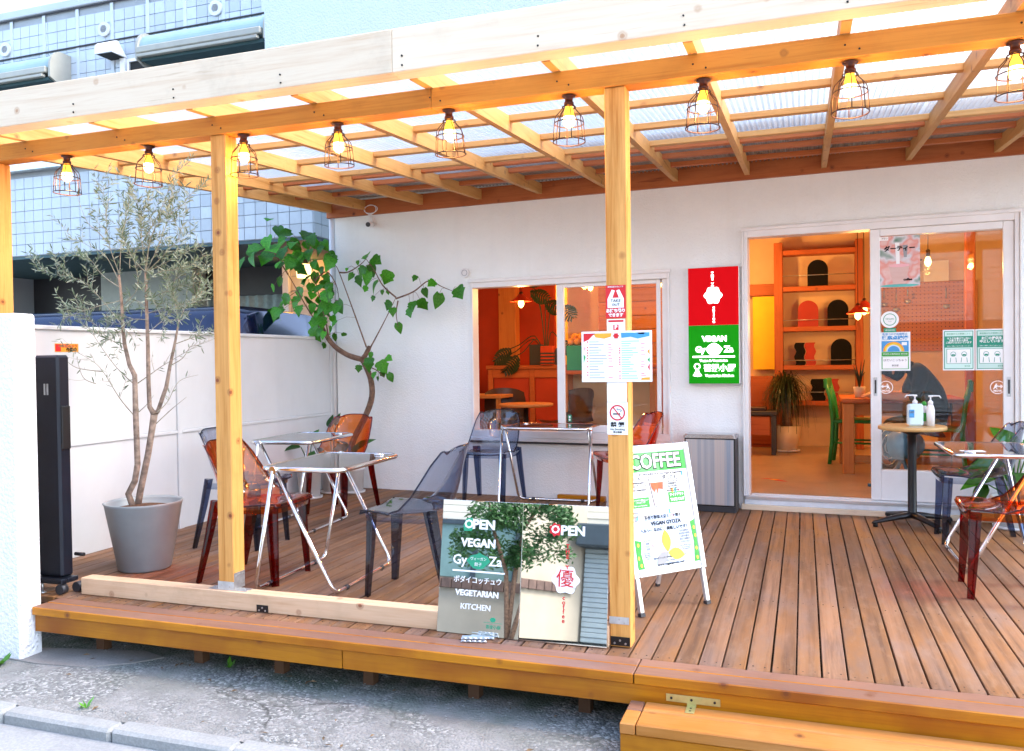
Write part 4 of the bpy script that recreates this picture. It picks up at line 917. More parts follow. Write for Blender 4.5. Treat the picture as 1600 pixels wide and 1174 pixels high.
OLIVE_TWIGS=[([(-3.789, -2.88, 0.904), (-3.881, -2.893, 1.008), (-3.991, -2.905, 1.167), (-4.061, -2.917, 1.233), (-4.191, -2.93, 1.297)], 0.35), ([(-3.791, -2.88, 1.096), (-3.938, -2.863, 1.2), (-4.099, -2.847, 1.367), (-4.14, -2.83, 1.427)], 0.3), ([(-3.755, -2.88, 1.095), (-3.687, -2.855, 1.144), (-3.599, -2.83, 1.204), (-3.361, -2.805, 1.322), (-3.308, -2.78, 1.344)], 0.35), ([(-3.624, -2.88, 0.856), (-3.532, -2.855, 0.939), (-3.44, -2.83, 1.013)], 0.05), ([(-3.775, -2.88, 0.908), (-3.697, -2.88, 0.962), (-3.638, -2.88, 1.023)], 0.1), ([(-3.618, -2.88, 0.921), (-3.581, -2.83, 0.983), (-3.537, -2.78, 1.103), (-3.437, -2.73, 1.14)], 0.3), ([(-4.073, -2.88, 1.093), (-4.12, -2.93, 1.133), (-4.114, -2.98, 1.249)], 0.2), ([(-4.016, -2.88, 1.166), (-4.168, -2.93, 1.192), (-4.214, -2.98, 1.251)], 0.2), ([(-3.85, -2.88, 1.33), (-3.933, -2.913, 1.362), (-3.995, -2.947, 1.447), (-4.082, -2.98, 1.517)], 1), ([(-3.862, -2.88, 1.442), (-3.997, -2.892, 1.595), (-4.13, -2.905, 1.716), (-4.317, -2.918, 1.762), (-4.483, -2.93, 1.8)], 1.6), ([(-3.872, -2.88, 1.592), (-3.992, -2.947, 1.554), (-4.071, -3.013, 1.515), (-4.123, -3.08, 1.475)], 1.2), ([(-3.879, -2.88, 1.707), (-3.944, -2.913, 1.86), (-4.031, -2.947, 1.918), (-4.133, -2.98, 1.977)], 1), ([(-3.873, -2.88, 1.745), (-3.934, -2.897, 1.938), (-3.937, -2.913, 2.127), (-3.939, -2.93, 2.315)], 1.5), ([(-3.873, -2.88, 1.745), (-3.868, -2.863, 1.977), (-3.832, -2.847, 2.131), (-3.828, -2.83, 2.306)], 1.6), ([(-3.87, -2.88, 1.668), (-4.039, -2.847, 1.756), (-4.17, -2.813, 1.864), (-4.307, -2.78, 1.895)], 1.2), ([(-3.864, -2.88, 1.553), (-3.694, -2.93, 1.657), (-3.666, -2.98, 1.801), (-3.685, -3.03, 1.907)], 1.8), ([(-3.676, -2.88, 1.751), (-3.815, -2.847, 1.861), (-3.916, -2.813, 2.026), (-3.969, -2.78, 2.151)], 1.6), ([(-3.676, -2.88, 1.751), (-3.669, -2.913, 1.921), (-3.653, -2.947, 2.064), (-3.646, -2.98, 2.206)], 1.8), ([(-3.676, -2.88, 1.751), (-3.699, -2.83, 1.933), (-3.726, -2.78, 2.095), (-3.792, -2.73, 2.264)], 1.8), ([(-3.676, -2.88, 1.751), (-3.563, -2.913, 1.877), (-3.461, -2.947, 2.015), (-3.405, -2.98, 2.151)], 1.6), ([(-3.676, -2.88, 1.751), (-3.577, -2.847, 1.848), (-3.487, -2.813, 1.961), (-3.465, -2.78, 2.116)], 1.6), ([(-3.676, -2.88, 1.751), (-3.584, -2.813, 1.814), (-3.499, -2.747, 1.875), (-3.45, -2.68, 1.918)], 1.4), ([(-3.678, -2.88, 1.698), (-3.543, -2.913, 1.746), (-3.354, -2.947, 1.752), (-3.179, -2.98, 1.812)], 1.3), ([(-3.676, -2.88, 1.585), (-3.559, -2.847, 1.639), (-3.424, -2.813, 1.693), (-3.334, -2.78, 1.786)], 1.5), ([(-3.673, -2.88, 1.509), (-3.479, -2.913, 1.538), (-3.292, -2.947, 1.567), (-3.196, -2.98, 1.615)], 1.3), ([(-3.671, -2.88, 1.395), (-3.616, -2.813, 1.472), (-3.578, -2.747, 1.551), (-3.516, -2.68, 1.572)], 1.2), ([(-3.446, -2.88, 1.446), (-3.422, -2.847, 1.54), (-3.38, -2.813, 1.578), (-3.374, -2.78, 1.656)], 1.1), ([(-3.477, -2.88, 1.323), (-3.404, -2.847, 1.352), (-3.362, -2.813, 1.371), (-3.298, -2.78, 1.389)], 0.8), ([(-3.446, -2.88, 1.446), (-3.477, -2.863, 1.541), (-3.512, -2.847, 1.638), (-3.501, -2.83, 1.733)], 1.8), ([(-3.677, -2.88, 1.547), (-3.813, -2.83, 1.593), (-3.961, -2.78, 1.523), (-4.138, -2.73, 1.49)], 1.6), ([(-3.674, -2.88, 1.471), (-3.762, -2.913, 1.472), (-3.803, -2.947, 1.415), (-3.867, -2.98, 1.378)], 1.3), ([(-3.517, -2.88, 1.196), (-3.452, -2.847, 1.24), (-3.41, -2.813, 1.315), (-3.355, -2.78, 1.296)], 0.5), ([(-3.676, -2.88, 1.751), (-3.613, -2.88, 1.997), (-3.402, -2.88, 2.132), (-3.332, -2.88, 2.2)], 1.3), ([(-3.7, -2.88, 1.927), (-3.618, -2.847, 2.078), (-3.564, -2.813, 2.231), (-3.563, -2.78, 2.332)], 1.2), ([(-3.951, -2.88, 1.941), (-4.013, -2.913, 2.018), (-4.051, -2.947, 2.073), (-4.095, -2.98, 2.242)], 0.4), ([(-3.795, -2.88, 1.78), (-3.799, -2.863, 1.858), (-3.693, -2.847, 1.931), (-3.612, -2.83, 1.966)], 1.6), ([(-3.674, -2.88, 1.66), (-3.579, -2.93, 1.578), (-3.49, -2.98, 1.498), (-3.392, -3.03, 1.457)], 1.6)]
FIG=[[(-4.02, 0.02, 0.196), (-4.003, 0.02, 0.376), (-3.967, 0.02, 0.491), (-3.842, 0.02, 0.704), (-3.772, 0.02, 0.885), (-3.782, 0.02, 1.047), (-3.833, 0.02, 1.17), (-3.866, 0.02, 1.23)], [(-3.849, -0.01, 1.23), (-3.998, -0.01, 1.273), (-4.137, -0.01, 1.356), (-4.227, -0.01, 1.46), (-4.284, -0.01, 1.563)], [(-3.866, 0.02, 1.23), (-3.831, 0.02, 1.271), (-3.785, 0.02, 1.35)]]
FIG_TWIGS=[[(-4.292, -0.02, 1.542), (-4.427, -0.02, 1.732), (-4.625, -0.02, 2.049), (-4.806, -0.02, 2.284)], [(-4.179, -0.05, 1.458), (-4.223, -0.05, 1.664), (-4.309, -0.05, 1.972), (-4.364, -0.05, 2.196)], [(-3.764, -0.08, 1.34), (-3.907, -0.08, 1.712), (-4.034, -0.08, 2.034), (-4.073, -0.08, 2.101)], [(-3.755, -0.02, 1.34), (-3.603, -0.02, 1.585), (-3.488, -0.02, 1.788)], [(-3.473, -0.05, 1.774), (-3.298, -0.05, 1.83), (-3.145, -0.05, 1.921), (-3.022, -0.05, 1.865), (-2.918, -0.05, 1.821)], [(-3.458, -0.08, 1.783), (-3.588, -0.08, 1.897), (-3.673, -0.08, 2.04), (-3.753, -0.08, 2.143)], [(-4.07, -0.02, 2.041), (-3.969, -0.02, 2.042), (-3.834, -0.02, 2.112), (-3.766, -0.02, 2.179)], [(-4.313, -0.05, 1.972), (-4.188, -0.05, 2.05), (-4.088, -0.05, 1.927), (-4.057, -0.05, 1.778)], [(-3.81, -0.08, 1.206), (-3.751, -0.08, 1.17), (-3.654, -0.08, 1.123), (-3.59, -0.08, 1.064)], [(-4.625, -0.02, 2.049), (-4.764, -0.02, 2.233), (-4.871, -0.02, 2.269), (-4.981, -0.02, 2.232)], [(-3.452, -0.05, 1.756), (-3.473, -0.05, 1.641), (-3.456, -0.05, 1.525)]]
FIG_LEAVES=[(-4.636, -0.19, 2.297, 0.078), (-4.816, -0.241, 2.281, 0.058), (-4.777, -0.129, 2.21, 0.058), (-4.88, -0.221, 2.226, 0.055), (-4.471, -0.255, 2.399, 0.043), (-4.652, -0.127, 2.469, 0.043), (-4.619, 0.069, 2.349, 0.051), (-4.521, 0.024, 2.12, 0.055), (-4.341, 0.011, 2.326, 0.051), (-4.256, -0.196, 2.354, 0.043), (-4.193, -0.076, 2.306, 0.039), (-4.412, -0.175, 2.206, 0.043), (-4.552, -0.214, 2.128, 0.051), (-4.44, -0.24, 2.14, 0.047), (-4.28, -0.199, 2.216, 0.043), (-4.776, 0.072, 2.001, 0.035), (-4.533, 0.035, 1.883, 0.047), (-4.409, 0.027, 1.785, 0.062), (-4.239, 0.024, 1.932, 0.055), (-4.166, -0.206, 1.891, 0.039), (-4.075, -0.162, 2.129, 0.047), (-4.17, -0.042, 2.188, 0.039), (-4.267, -0.002, 2.075, 0.035), (-4.687, 0.045, 1.827, 0.043), (-4.769, 0.054, 1.747, 0.058), (-4.609, -0.247, 1.684, 0.043), (-4.527, -0.05, 1.795, 0.039), (-4.207, -0.025, 2.009, 0.031), (-4.126, -0.088, 1.828, 0.035), (-4.052, -0.212, 1.708, 0.055), (-4.028, -0.1, 1.734, 0.047), (-3.965, -0.246, 1.684, 0.047), (-4.275, 0.075, 1.69, 0.043), (-4.342, 0.049, 1.67, 0.039), (-4.233, -0.072, 1.6, 0.039), (-4.038, -0.166, 1.571, 0.027), (-4.225, 0.065, 1.523, 0.027), (-4.323, -0.063, 1.501, 0.051), (-4.435, 0.055, 1.424, 0.039), (-4.165, 0.042, 1.449, 0.027), (-4.249, -0.087, 1.499, 0.031), (-4.086, -0.123, 1.614, 0.027), (-4.307, -0.052, 2.011, 0.039), (-4.361, -0.116, 1.987, 0.039), (-3.721, -0.131, 2.164, 0.047), (-3.641, -0.105, 2.123, 0.051), (-3.732, -0.014, 2.048, 0.055), (-3.756, -0.152, 2.036, 0.043), (-3.706, -0.152, 1.974, 0.051), (-3.85, -0.047, 1.96, 0.047), (-3.66, -0.11, 1.897, 0.051), (-3.551, -0.064, 1.975, 0.058), (-3.768, -0.075, 1.875, 0.027), (-3.585, -0.098, 1.836, 0.019), (-3.592, 0.02, 1.841, 0.019), (-3.665, -0.125, 1.783, 0.023), (-3.907, -0.086, 1.999, 0.031), (-3.883, -0.203, 2.046, 0.016), (-3.859, -0.046, 2.121, 0.019), (-3.252, -0.11, 1.948, 0.027), (-3.094, -0.096, 1.894, 0.039), (-3.198, -0.026, 1.83, 0.035), (-2.833, -0.102, 1.806, 0.062), (-3.05, -0.059, 1.751, 0.058), (-3.239, 0.003, 1.722, 0.051), (-3.267, -0.142, 1.705, 0.043), (-3.286, -0.149, 1.647, 0.047), (-3.473, -0.119, 1.665, 0.035), (-3.566, -0.022, 1.722, 0.043), (-3.45, -0.049, 1.52, 0.039), (-3.724, -0.117, 1.199, 0.055), (-3.835, -0.1, 1.15, 0.031), (-3.695, -0.128, 1.268, 0.027), (-3.608, -0.077, 1.168, 0.055), (-3.651, -0.152, 1.09, 0.031), (-3.549, -0.034, 1.067, 0.039), (-3.645, 0.001, 1.097, 0.027), (-3.707, 0.012, 1.047, 0.023), (-3.565, -0.028, 1.238, 0.031)]

M['twig'] = simple('grey_green_twig', (.30, .29, .22), .8, var=.15, scale=20)
ot = thing('olive_tree', 'slender grey green olive tree with two stems in a grey tapered pot', 'tree', (-3.70, -2.91, 0))
pot = thing('plant_pot', 'wide tapered grey pot holding the olive tree', 'pot', (-3.70, -2.91, 0))
q = MB(); q.lathe([(.140, .002), (.148, .01), (.215, .385), (.222, .398), (.214, .400), (.205, .385), (.195, .345), (.0, .345)], 40, capt=False); q.build('body', 'potgrey', pot)
q = MB(); q.lathe([(.199, .352), (.12, .368), (.02, .375)], 26); q.build('soil', 'soil', pot)
q = MB(); rd = [[.020, .019, .018, .018, .0175, .017, .015, .0125, .0115, .010, .009, .007], [.021, .020, .019, .019, .021], [.017, .014, .0125, .0115, .010, .008], [.016, .013, .012, .010, .008, .005]]
for stx, r_ in zip(OLIVE_STEMS, rd): 
    stx = [(a, b, c) for a, b, c in stx]
    q.tube(stx, r_, 8)
q.build('trunk', 'bark', ot, world=True)
q = MB(); rr = random.Random(3); lf1 = MB(); lf2 = MB()
def oleaf(p, d, L_):
    tgt = lf2 if rr.random() < .45 else lf1
    d = d.normalized(); s_ = d.cross(Vector((rr.uniform(-1, 1), rr.uniform(-1, 1), rr.uniform(-1, 1)))).normalized(); w = L_*.085; n_ = d.cross(s_)*L_*.02
    a, b, c, e = p, p+d*L_*.35+n_, p+d*L_*.7+n_, p+d*L_
    tgt.add([a, b+s_*w, c+s_*w*.8, e, c-s_*w*.8, b-s_*w], [(0, 1, 5), (1, 2, 4, 5), (2, 3, 4)], False)
def smoothpath(P, n):
    P = [Vector(p) for p in P]; out = []
    for i in range(len(P)-1):
        p0 = P[max(i-1, 0)]; p1 = P[i]; p2 = P[i+1]; p3 = P[min(i+2, len(P)-1)]
        for k in range(n):
            t = k/n; out.append(.5*((2*p1)+(p2-p0)*t+(2*p0-5*p1+4*p2-p3)*t*t+(3*p1-p0-3*p2+p3)*t**3))
    return out+[P[-1]]
def leafy(path, dens, r0, sub):
    P = smoothpath(path, 5); q.tube(P, [r0*(1-.8*i/(len(P)-1)) for i in range(len(P))], 5)
    n = len(P)
    for i in range(1, n):
        seg = P[i]-P[i-1]; L_ = seg.length; f = i/n
        k = int(L_*dens*(88 if f > .25 else 18)+rr.random())
        for _ in range(k):
            p = P[i-1]+seg*rr.random(); out = Vector((rr.gauss(0, 1), rr.gauss(0, 1), rr.gauss(0, 1))); out = (out - seg.normalized()*out.dot(seg.normalized())).normalized()
            oleaf(p, seg.normalized()*rr.uniform(.2, .9)+out*.8+Vector((0, 0, .12)), rr.uniform(.026, .054))
        if sub and f > .2 and rr.random() < .42*min(1.3, dens):
            out = Vector((rr.gauss(0, 1), rr.gauss(0, 1), rr.gauss(0, .7))).normalized(); e = P[i]+(seg.normalized()*.8+out*.8+Vector((0, 0, .25))).normalized()*rr.uniform(.08, .20)
            leafy([P[i], (P[i]+e)/2+out*.012, e], dens*1.25, r0*.45, False)
for path, dn in OLIVE_TWIGS: leafy(path, dn, 0.0030 if dn > .9 else .0034, True)
tag(q.build('twig', 'twig', ot, world=True), kind='stuff'); tag(lf1.build('foliage', 'olive', ot, world=True), kind='stuff'); tag(lf2.build('foliage', 'olive2', ot, world=True), kind='stuff')

# large leaved tree
ft = thing('fig_tree', 'young tree with a curved brown trunk and broad green leaves against the wall', 'tree', (-3.93, -.04, .02))
q = MB()
for path, r_ in zip(FIG, ([.030, .029, .028, .028, .027, .026, .026, .028], [.026, .024, .023, .022, .017], [.024, .022, .019])):
    P = smoothpath(path, 4); n = len(P); q.tube(P, [r_[min(len(r_)-1, int(i/4))] for i in range(n)], 9)
q.build('trunk', 'bark2', ft, world=True)
q = MB()
for path in FIG_TWIGS: P = smoothpath(path, 5); q.tube(P, [.008-.0055*i/(len(P)-1) for i in range(len(P))], 6)
q.build('branch', 'bark2', ft, world=True)
lms = [leaf_mesh('leaf', 'figleaf', 1, .42, bend=b, fold=.25, n=7, notch=True) for b in (.15, .35, .55)] + [leaf_mesh('leaf', 'figleaf', 1, .46, bend=b, fold=.2, n=8, lobed=True) for b in (.1, .3, .5)]
twpts = [Vector(p) for path in FIG_TWIGS for p in smoothpath(path, 4)]
rr = random.Random(21); stalks = MB()
def orient(d, up):
    x = d.normalized(); z = (up - x*up.dot(x)).normalized(); y = z.cross(x); return Matrix((x, y, z)).transposed().to_euler()
b0 = Vector((-3.93, -.04, .02))
def put_leaf(p, s_):
    c = min(twpts, key=lambda t_: (t_-p).length)
    dirv = (p-c); dirv.z *= .4; dirv += Vector((rr.gauss(0, .05), -abs(rr.gauss(0, .05)), -.10)); d = dirv.normalized(); d.z = min(d.z, -.25); d = (d+Vector((0, 0, rr.uniform(-.7, .1)))).normalized()
    base = p-d*s_*1.0
    stalks.tube([c, (c+base)/2+Vector((0, 0, .02)), base], .0016, 4)
    part(rr.choice(lms), 'leaf', ft, tuple(base-b0), tuple(orient(d, Vector((rr.gauss(0, .4), -1.0+rr.gauss(0, .4), .7+rr.gauss(0, .3))))), (s_*(3.0 if p.x < -4.0 else 2.4),)*3)
for (x, y, z, s_) in FIG_LEAVES:
    put_leaf(Vector((x, y, z)), s_)
    if x < -4.05 and z > 1.25: put_leaf(Vector((x+rr.uniform(-.13, .13), y+rr.uniform(-.16, .1), z+rr.uniform(-.10, .10))), s_*rr.uniform(.7, 1.0))
tag(stalks.build('leaf_stalk', 'bark2', ft, world=True), kind='stuff')
def whitepot(label, loc, r0, r1, h, mat='potwhite', saucer=True):
    t = thing('flower_pot', label, 'pot', loc)
    q = MB(); q.lathe([(r0, .012), (r1, h-.03), (r1+.008, h-.028), (r1+.008, h), (r1-.006, h), (r1-.012, h-.04), (0, h-.04)], 28, capt=False); q.build('body', mat, t)
    if saucer: q = MB(); q.lathe([(r0*.95, .001), (r0*1.25, .004), (r0*1.3, .022), (r0*1.22, .022), (r0*1.1, .010)], 28, capt=False); q.build('saucer', mat, t)
    q = MB(); q.lathe([(r1-.008, h-.038), (.01, h-.02)], 18); q.build('soil', 'soil', t); return t
whitepot('white flowerpot under the curved trunk of the broad leaved tree', (-3.93, -.04, 0), .075, .085, .24)
whitepot('white flowerpot with saucer, middle of the three in the left corner', (-4.13, -.10, 0), .085, .105, .30)
whitepot('white flowerpot in the left corner closest to the fence', (-4.17, -.42, 0), .09, .11, .30)
def bigplant(name, label, base, leaves, stem=True, mat='darkleaf'):
    t = thing(name, label, 'plant', base); lm = leaf_mesh('leaf', mat, 1, .27, bend=.25, fold=.3, n=8); q = MB()
    for (dx, dy, dz, L_, az, pitch) in leaves:
        p = Vector((dx, dy, dz)); d = Vector((math.cos(az)*math.cos(pitch), math.sin(az)*math.cos(pitch), math.sin(pitch)))
        q.tube([(dx*.1, dy*.1, 0), tuple(p*.55+Vector((0, 0, dz*.1))), tuple(p)], [.006, .005, .004], 6); part(lm, 'leaf', t, tuple(p), tuple(orient(d, Vector((0, -.6, 1)))), (L_,)*3)
    q.build('stem', mat, t); return t
bigplant('rubber_plant', 'two broad upright glossy leaves growing beside the curved trunk', (-3.93, -.06, .215), [(-.06, -.03, .17, .20, R(150), R(35)), (.05, -.04, .19, .20, R(20), R(38)), (.0, .02, .15, .12, R(90), R(60))])
bigplant('leafy_plant', 'leafy potted plant behind the far red chair, in the corner pot', (-4.13, -.10, .26), [(-.05, -.06, .14, .16, R(200), R(-10)), (.05, -.05, .16, .15, R(-30), R(0)), (-.02, 0, .34, .14, R(100), R(70)), (.03, .02, .36, .13, R(60), R(75))])
bigplant('leafy_plant', 'green leafy plant in the white pot nearest the fence', (-4.17, -.42, .26), [(.06, -.06, .16, .20, R(-40), R(-25)), (.10, -.02, .12, .18, R(-10), R(-30)), (-.05, -.05, .20, .16, R(220), R(0)), (0, .05, .25, .15, R(90), R(50))])
whitepot('round white pot with saucer behind the right hand folding table', (1.36, -.30, 0), .10, .135, .22)
bigplant('leafy_plant', 'broad leaved plant in the white pot behind the right hand table', (1.36, -.30, .18), [(-.10, -.05, .20, .26, R(190), R(-15)), (-.08, -.10, .28, .28, R(215), R(5)), (.05, -.08, .30, .28, R(-50), R(10)), (0, .0, .38, .26, R(120), R(40)), (.12, 0, .26, .28, R(10), R(0)), (-.16, -.02, .12, .20, R(180), R(-55)), (-.02, -.12, .22, .26, R(-100), R(-10)), (.06, .06, .34, .25, R(60), R(30)), (-.12, .05, .30, .26, R(160), R(20))], mat='figleaf')
for k, (x, y, lab_) in enumerate(((-3.70, -3.87, 'small green weed at the foot of the white garden wall'), (-2.885, -4.135, 'small weed growing at the edge of the kerb'), (-2.60, -3.56, 'tiny weed under the front edge of the deck'))):
    t = thing('weed', lab_, 'weed', (x, y, GZ)); q = MB(); rr = random.Random(k)
    for _ in range(34 if k == 0 else 16):
        a = rr.uniform(0, 2*PI); L_ = rr.uniform(.02, .06)*(1.1 if k == 0 else .6); e = Vector((math.cos(a)*L_, math.sin(a)*L_, rr.uniform(.01, .05))); s_ = Vector((-math.sin(a), math.cos(a), 0))*L_*.22
        q.add([(0, 0, 0), tuple(e*.6+s_), tuple(e), tuple(e*.6-s_)], [(0, 1, 2, 3)], False)
    tag(q.build('leaves', 'weed', t), kind='stuff')

# ============================================================ SIGNS
# A-frame board
af = thing('a_frame_sign', 'white aluminium A-frame COFFEE poster board standing on the deck right of the menu post', 'sign', (-.585, -2.862, .004), rz=R(48), rx=-.216)
MB().box(-.212, .212, -.004, .012, .185, .775, .003).build('back_board', 'alum', af)
q = MB()
for s_ in (-1, 1): q.box(s_*.205-.016, s_*.205+.016, -.013, .014, .168, .794, .005)
q.box(-.189, .189, -.012, .013, .758, .792, .004); q.box(-.189, .189, -.012, .013, .170, .204, .004); q.build('frame', 'alum', af)
for s_ in (-1, 1):
    q = MB(); q.box(s_*.200-.012, s_*.200+.012, -.010, .012, .012, .1675, .003); l_ = q.build('leg', 'alum', af); MB().box(s_*.200-.013, s_*.200+.013, -.011, .013, -.004, .0115).build('foot', 'greyblack', l_)
    q = MB(); a, b = Vector((s_*.20, .016, .78)), Vector((s_*.20, .371, .092)); q.tube([a, b], .012, 4); l_ = q.build('leg', 'alum', af); q = MB(); q.tube([b+(b-a).normalized()*.0005, b+(b-a).normalized()*.015], .013, 4); q.build('foot', 'greyblack', l_)
q = MB(); q.tube([(-.2, .19, .44), (.2, .19, .44)], .006, 6); q.build('rear_bar', 'alum', af)
MB().box(-.188, .188, -.0065, -.0042, .206, .756).build('poster', 'paper', af)
Y_ = -.0068
plate(af, 'header', 'green', -.188, .188, .662, .756, Y_); plate(af, 'header_shade', wood('light_green_print', (.16, .45, .17), (.16, .45, .17), 'x', 0), -.12, .02, .662, .756, Y_-.0003)
text('COFFEE', .098, 'black', af, 0, .706, Y_-.0022, bold=.055, sx=.92, fit=.345); text('COFFEE', .096, 'whitep', af, 0, .707, Y_-.0032, bold=.022, sx=.92, fit=.335)
text('ヴィーガンの方も安心です   For Vegan & Vegetarian', .014, 'black', af, 0, .648, Y_-.0015, fit=.30)
shape(af, 'glass_outline', 'black', [(-.058, .636), (.034, .636), (.018, .497), (.008, .490), (-.034, .490), (-.042, .497)], Y_-.0004)
shape(af, 'glass_face', 'whitep', [(-.055, .633), (.031, .633), (.0155, .498), (.006, .4925), (-.032, .4925), (-.0395, .498)], Y_-.0012)
shape(af, 'coffee_layer', 'brown', [(-.050, .606), (.027, .606), (.022, .570), (-.005, .575), (-.012, .548), (-.018, .576), (-.030, .560), (-.046, .580)], Y_-.0022)
shape(af, 'milk_layer', 'pink', [(-.046, .579), (-.030, .5595), (-.018, .5755), (-.012, .5475), (-.005, .5745), (.022, .5695), (.0135, .500), (-.0375, .500)], Y_-.0020)
text('アメリカーノ\nAmericano\nエスプレッソ\nOne Espresso', .017, 'black', af, -.122, .603, Y_-.0015, line=1.0)
text('ダーティー', .022, 'black', af, .085, .628, Y_-.0015, bold=.01); text('エスプレッソミルク\nオーガニックミルク\n豆乳変更可\nEspresso Milk\nOrganic Soy\nPlant Based Cream', .0105, 'black', af, .085, .588, Y_-.0015, line=1.05)
plate(af, 'green_label', 'green', -.175, -.068, .492, .540, Y_); text('テイクアウト専用メニュー\nこちらもどうぞ！', .013, 'whitep', af, -.12, .522, Y_-.0025, bold=.02, fit=.095); text('Take your favourite', .010, 'whitep', af, -.125, .502, Y_-.0025)
shape(af, 'take_out_label', 'green', [(.055, .553), (.150, .553), (.153, .549), (.153, .505), (.150, .501), (.055, .501), (.052, .505), (.052, .549)], Y_)
text('テイクアウト', .020, 'whitep', af, .103, .538, Y_-.0025, bold=.04, fit=.085); text('TAKE OUT', .022, 'whitep', af, .103, .515, Y_-.0025, bold=.04, fit=.088)
for (cx, cz, m_) in ((.155, .640, 'blue'), (.157, .598, 'pink'), (.158, .560, 'pink'), (.045, .462, 'teal'), (.058, .44, 'pink'), (.10, .560, 'teal'), (.08, .562, 'orangep'), (.12, .564, 'pink'), (-.155, .446, 'teal'), (-.165, .44, 'greyp')): shape(af, 'small_picture', m_, [(cx-.006, cz+.010), (cx+.007, cz+.011), (cx+.005, cz-.012), (cx-.004, cz-.012)], Y_-.0002)
for zz in (.468, .452, .430): text('営業時間 11:30-15:00 / 17:30-21:00' if zz > .44 else 'オンラインショップもございます', .009, 'greyp', af, -.115, zz, Y_-.0015)
shape(af, 'oval', 'ltblue', [p for p in ell(0, .330, .158, .135, 36) if p[1] > .209], Y_-.0001)
for s_, pts in ((-1, [(-.188, .345), (-.150, .335), (-.160, .280), (-.150, .2065), (-.188, .2065)]), (1, [(.188, .410), (.160, .400), (.168, .300), (.155, .2065), (.188, .2065)])): shape(af, 'green_margin', 'green', pts, Y_-.0012)
for (cx, cz) in ((-.172, .32), (-.178, .26), (-.168, .225), (.178, .37), (.176, .27), (.180, .33), (.174, .225)): shape(af, 'leaf_dot', 'yellow', ell(cx, cz, .006, .009, 10), Y_-.0024)
text('手作り野菜大豆ミート餃子', .021, 'black', af, 0, .440, Y_-.0025, bold=.012, fit=.225); text('VEGAN GYOZA', .027, 'black', af, .012, .411, Y_-.0025, bold=.03, fit=.185); text('ヘルシーなのに、美味しいです！', .021, 'black', af, 0, .381, Y_-.0025, bold=.015, fit=.285)
def petal(cx, cz, ang, L_, w, m_, yy):
    pts = []
    for i in range(13):
        t_ = i/12; pts.append((t_*L_, w*math.sin(PI*t_)**.8))
    pts += [(x, -z) for x, z in pts[-2:0:-1]]
    shape(af, 'petal', m_, [(cx+x*math.cos(ang)-z*math.sin(ang), cz+x*math.sin(ang)+z*math.cos(ang)) for x, z in pts], yy)
petal(0, .275, R(40), .10, .024, 'pink', Y_-.0013); petal(0, .275, R(150), .11, .026, 'pink', Y_-.0016); petal(0, .270, R(215), .09, .026, 'greyp', Y_-.0019); petal(0, .272, R(92), .105, .026, 'orangep', Y_-.0024); petal(.0, .268, R(-12), .10, .028, 'yellow', Y_-.0027)
for s_ in (-1, 1): text('化学調味料\n着色料不使用\n五葷不使用\n遺伝子組換え\nでない大豆' if s_ > 0 else 'キャベツ\n豆腐\nとうもろこし\n生姜', .0115, 'greyp', af, s_*.115, .335 if s_ > 0 else .315, Y_-.0024, line=1.15)
text('No artificial coloring\nNo preservative\nNo animal fat' if 1 else '', .009, 'greyp', af, .115, .283, Y_-.0024); text('Soy Meat\nVegetables\nOlive Oil\nSea Salt', .009, 'greyp', af, -.125, .265, Y_-.0024)
text('当店の餃子はお取り寄せもお楽しみいただけます！', .011, 'black', af, .01, .247, Y_-.0024, fit=.20); text('Online Shopping', .011, 'greyp', af, .01, .233, Y_-.0024); text('www.vegangyoza.com', .017, 'black', af, .01, .217, Y_-.0024, bold=.01, fit=.165)

# mirror panels
def mirror(label, x0, x1, tilt, yaw, yb=-3.488):
    t = thing('mirror_sign', label, 'sign', ((x0+x1)/2, yb, .003), rz=yaw, rx=-tilt, group='mirror sign panels leaning on the sill'); w = (x1-x0)/2
    MB().box(-w, w, -.003, .003, 0, .580, .0008).build('panel', 'mirror', t); return t
mL = mirror('left mirror panel with white VEGAN and VEGETARIAN KITCHEN lettering', -1.548, -1.163, R(9.4), R(-1.0)); YM = -.0034
shape(mL, 'green_blob', 'teal2' if 'teal2' in M else 'dkgreen', [(-.085, .445), (-.088, .470), (-.075, .500), (-.050, .505), (-.035, .490), (-.034, .465), (-.050, .447)], YM)
text('O', .052, 'whitep', mL, -.061, .475, YM-.0022, bold=.03); text('PEN', .056, 'whitep', mL, .010, .475, YM-.0012, bold=.035, fit=.105)
text('VEGAN', .060, 'whitep', mL, -.012, .394, YM-.0012, bold=.035, fit=.165)
text('Gy', .058, 'whitep', mL, -.098, .318, YM-.0012, bold=.012); text('Za', .058, 'whitep', mL, .072, .318, YM-.0012, bold=.012)
shape(mL, 'gyoza_shape', 'dkgreen', [(-.065, .318), (-.045, .340), (-.020, .346), (-.005, .354), (.010, .346), (.034, .338), (.048, .318), (.030, .300), (.015, .286), (-.008, .282), (-.032, .286), (-.048, .300)], YM)
text('ヴィーガン', .020, 'whitep', mL, -.008, .326, YM-.0022, fit=.075); text('餃子', .018, 'whitep', mL, -.008, .302, YM-.0022)
plate(mL, 'white_bar', 'whitep', -.130, .118, .268, .275, YM)
text('ボダイコッチュウ', .040, 'whitep', mL, -.008, .232, YM-.0012, fit=.225); text('VEGETARIAN', .040, 'whitep', mL, -.008, .176, YM-.0012, bold=.03, fit=.205); text('KITCHEN', .040, 'whitep', mL, -.012, .118, YM-.0012, bold=.01, fit=.14)
shape(mL, 'small_emblem', 'dkgreen', ell(.072, .072, .013, .010, 14), YM); plate(mL, 'emblem_line', 'dkgreen', .030, .115, .058, .0595, YM); text('菩提小厨', .022, 'dkgreen', mL, .075, .040, YM-.0012, fit=.068)
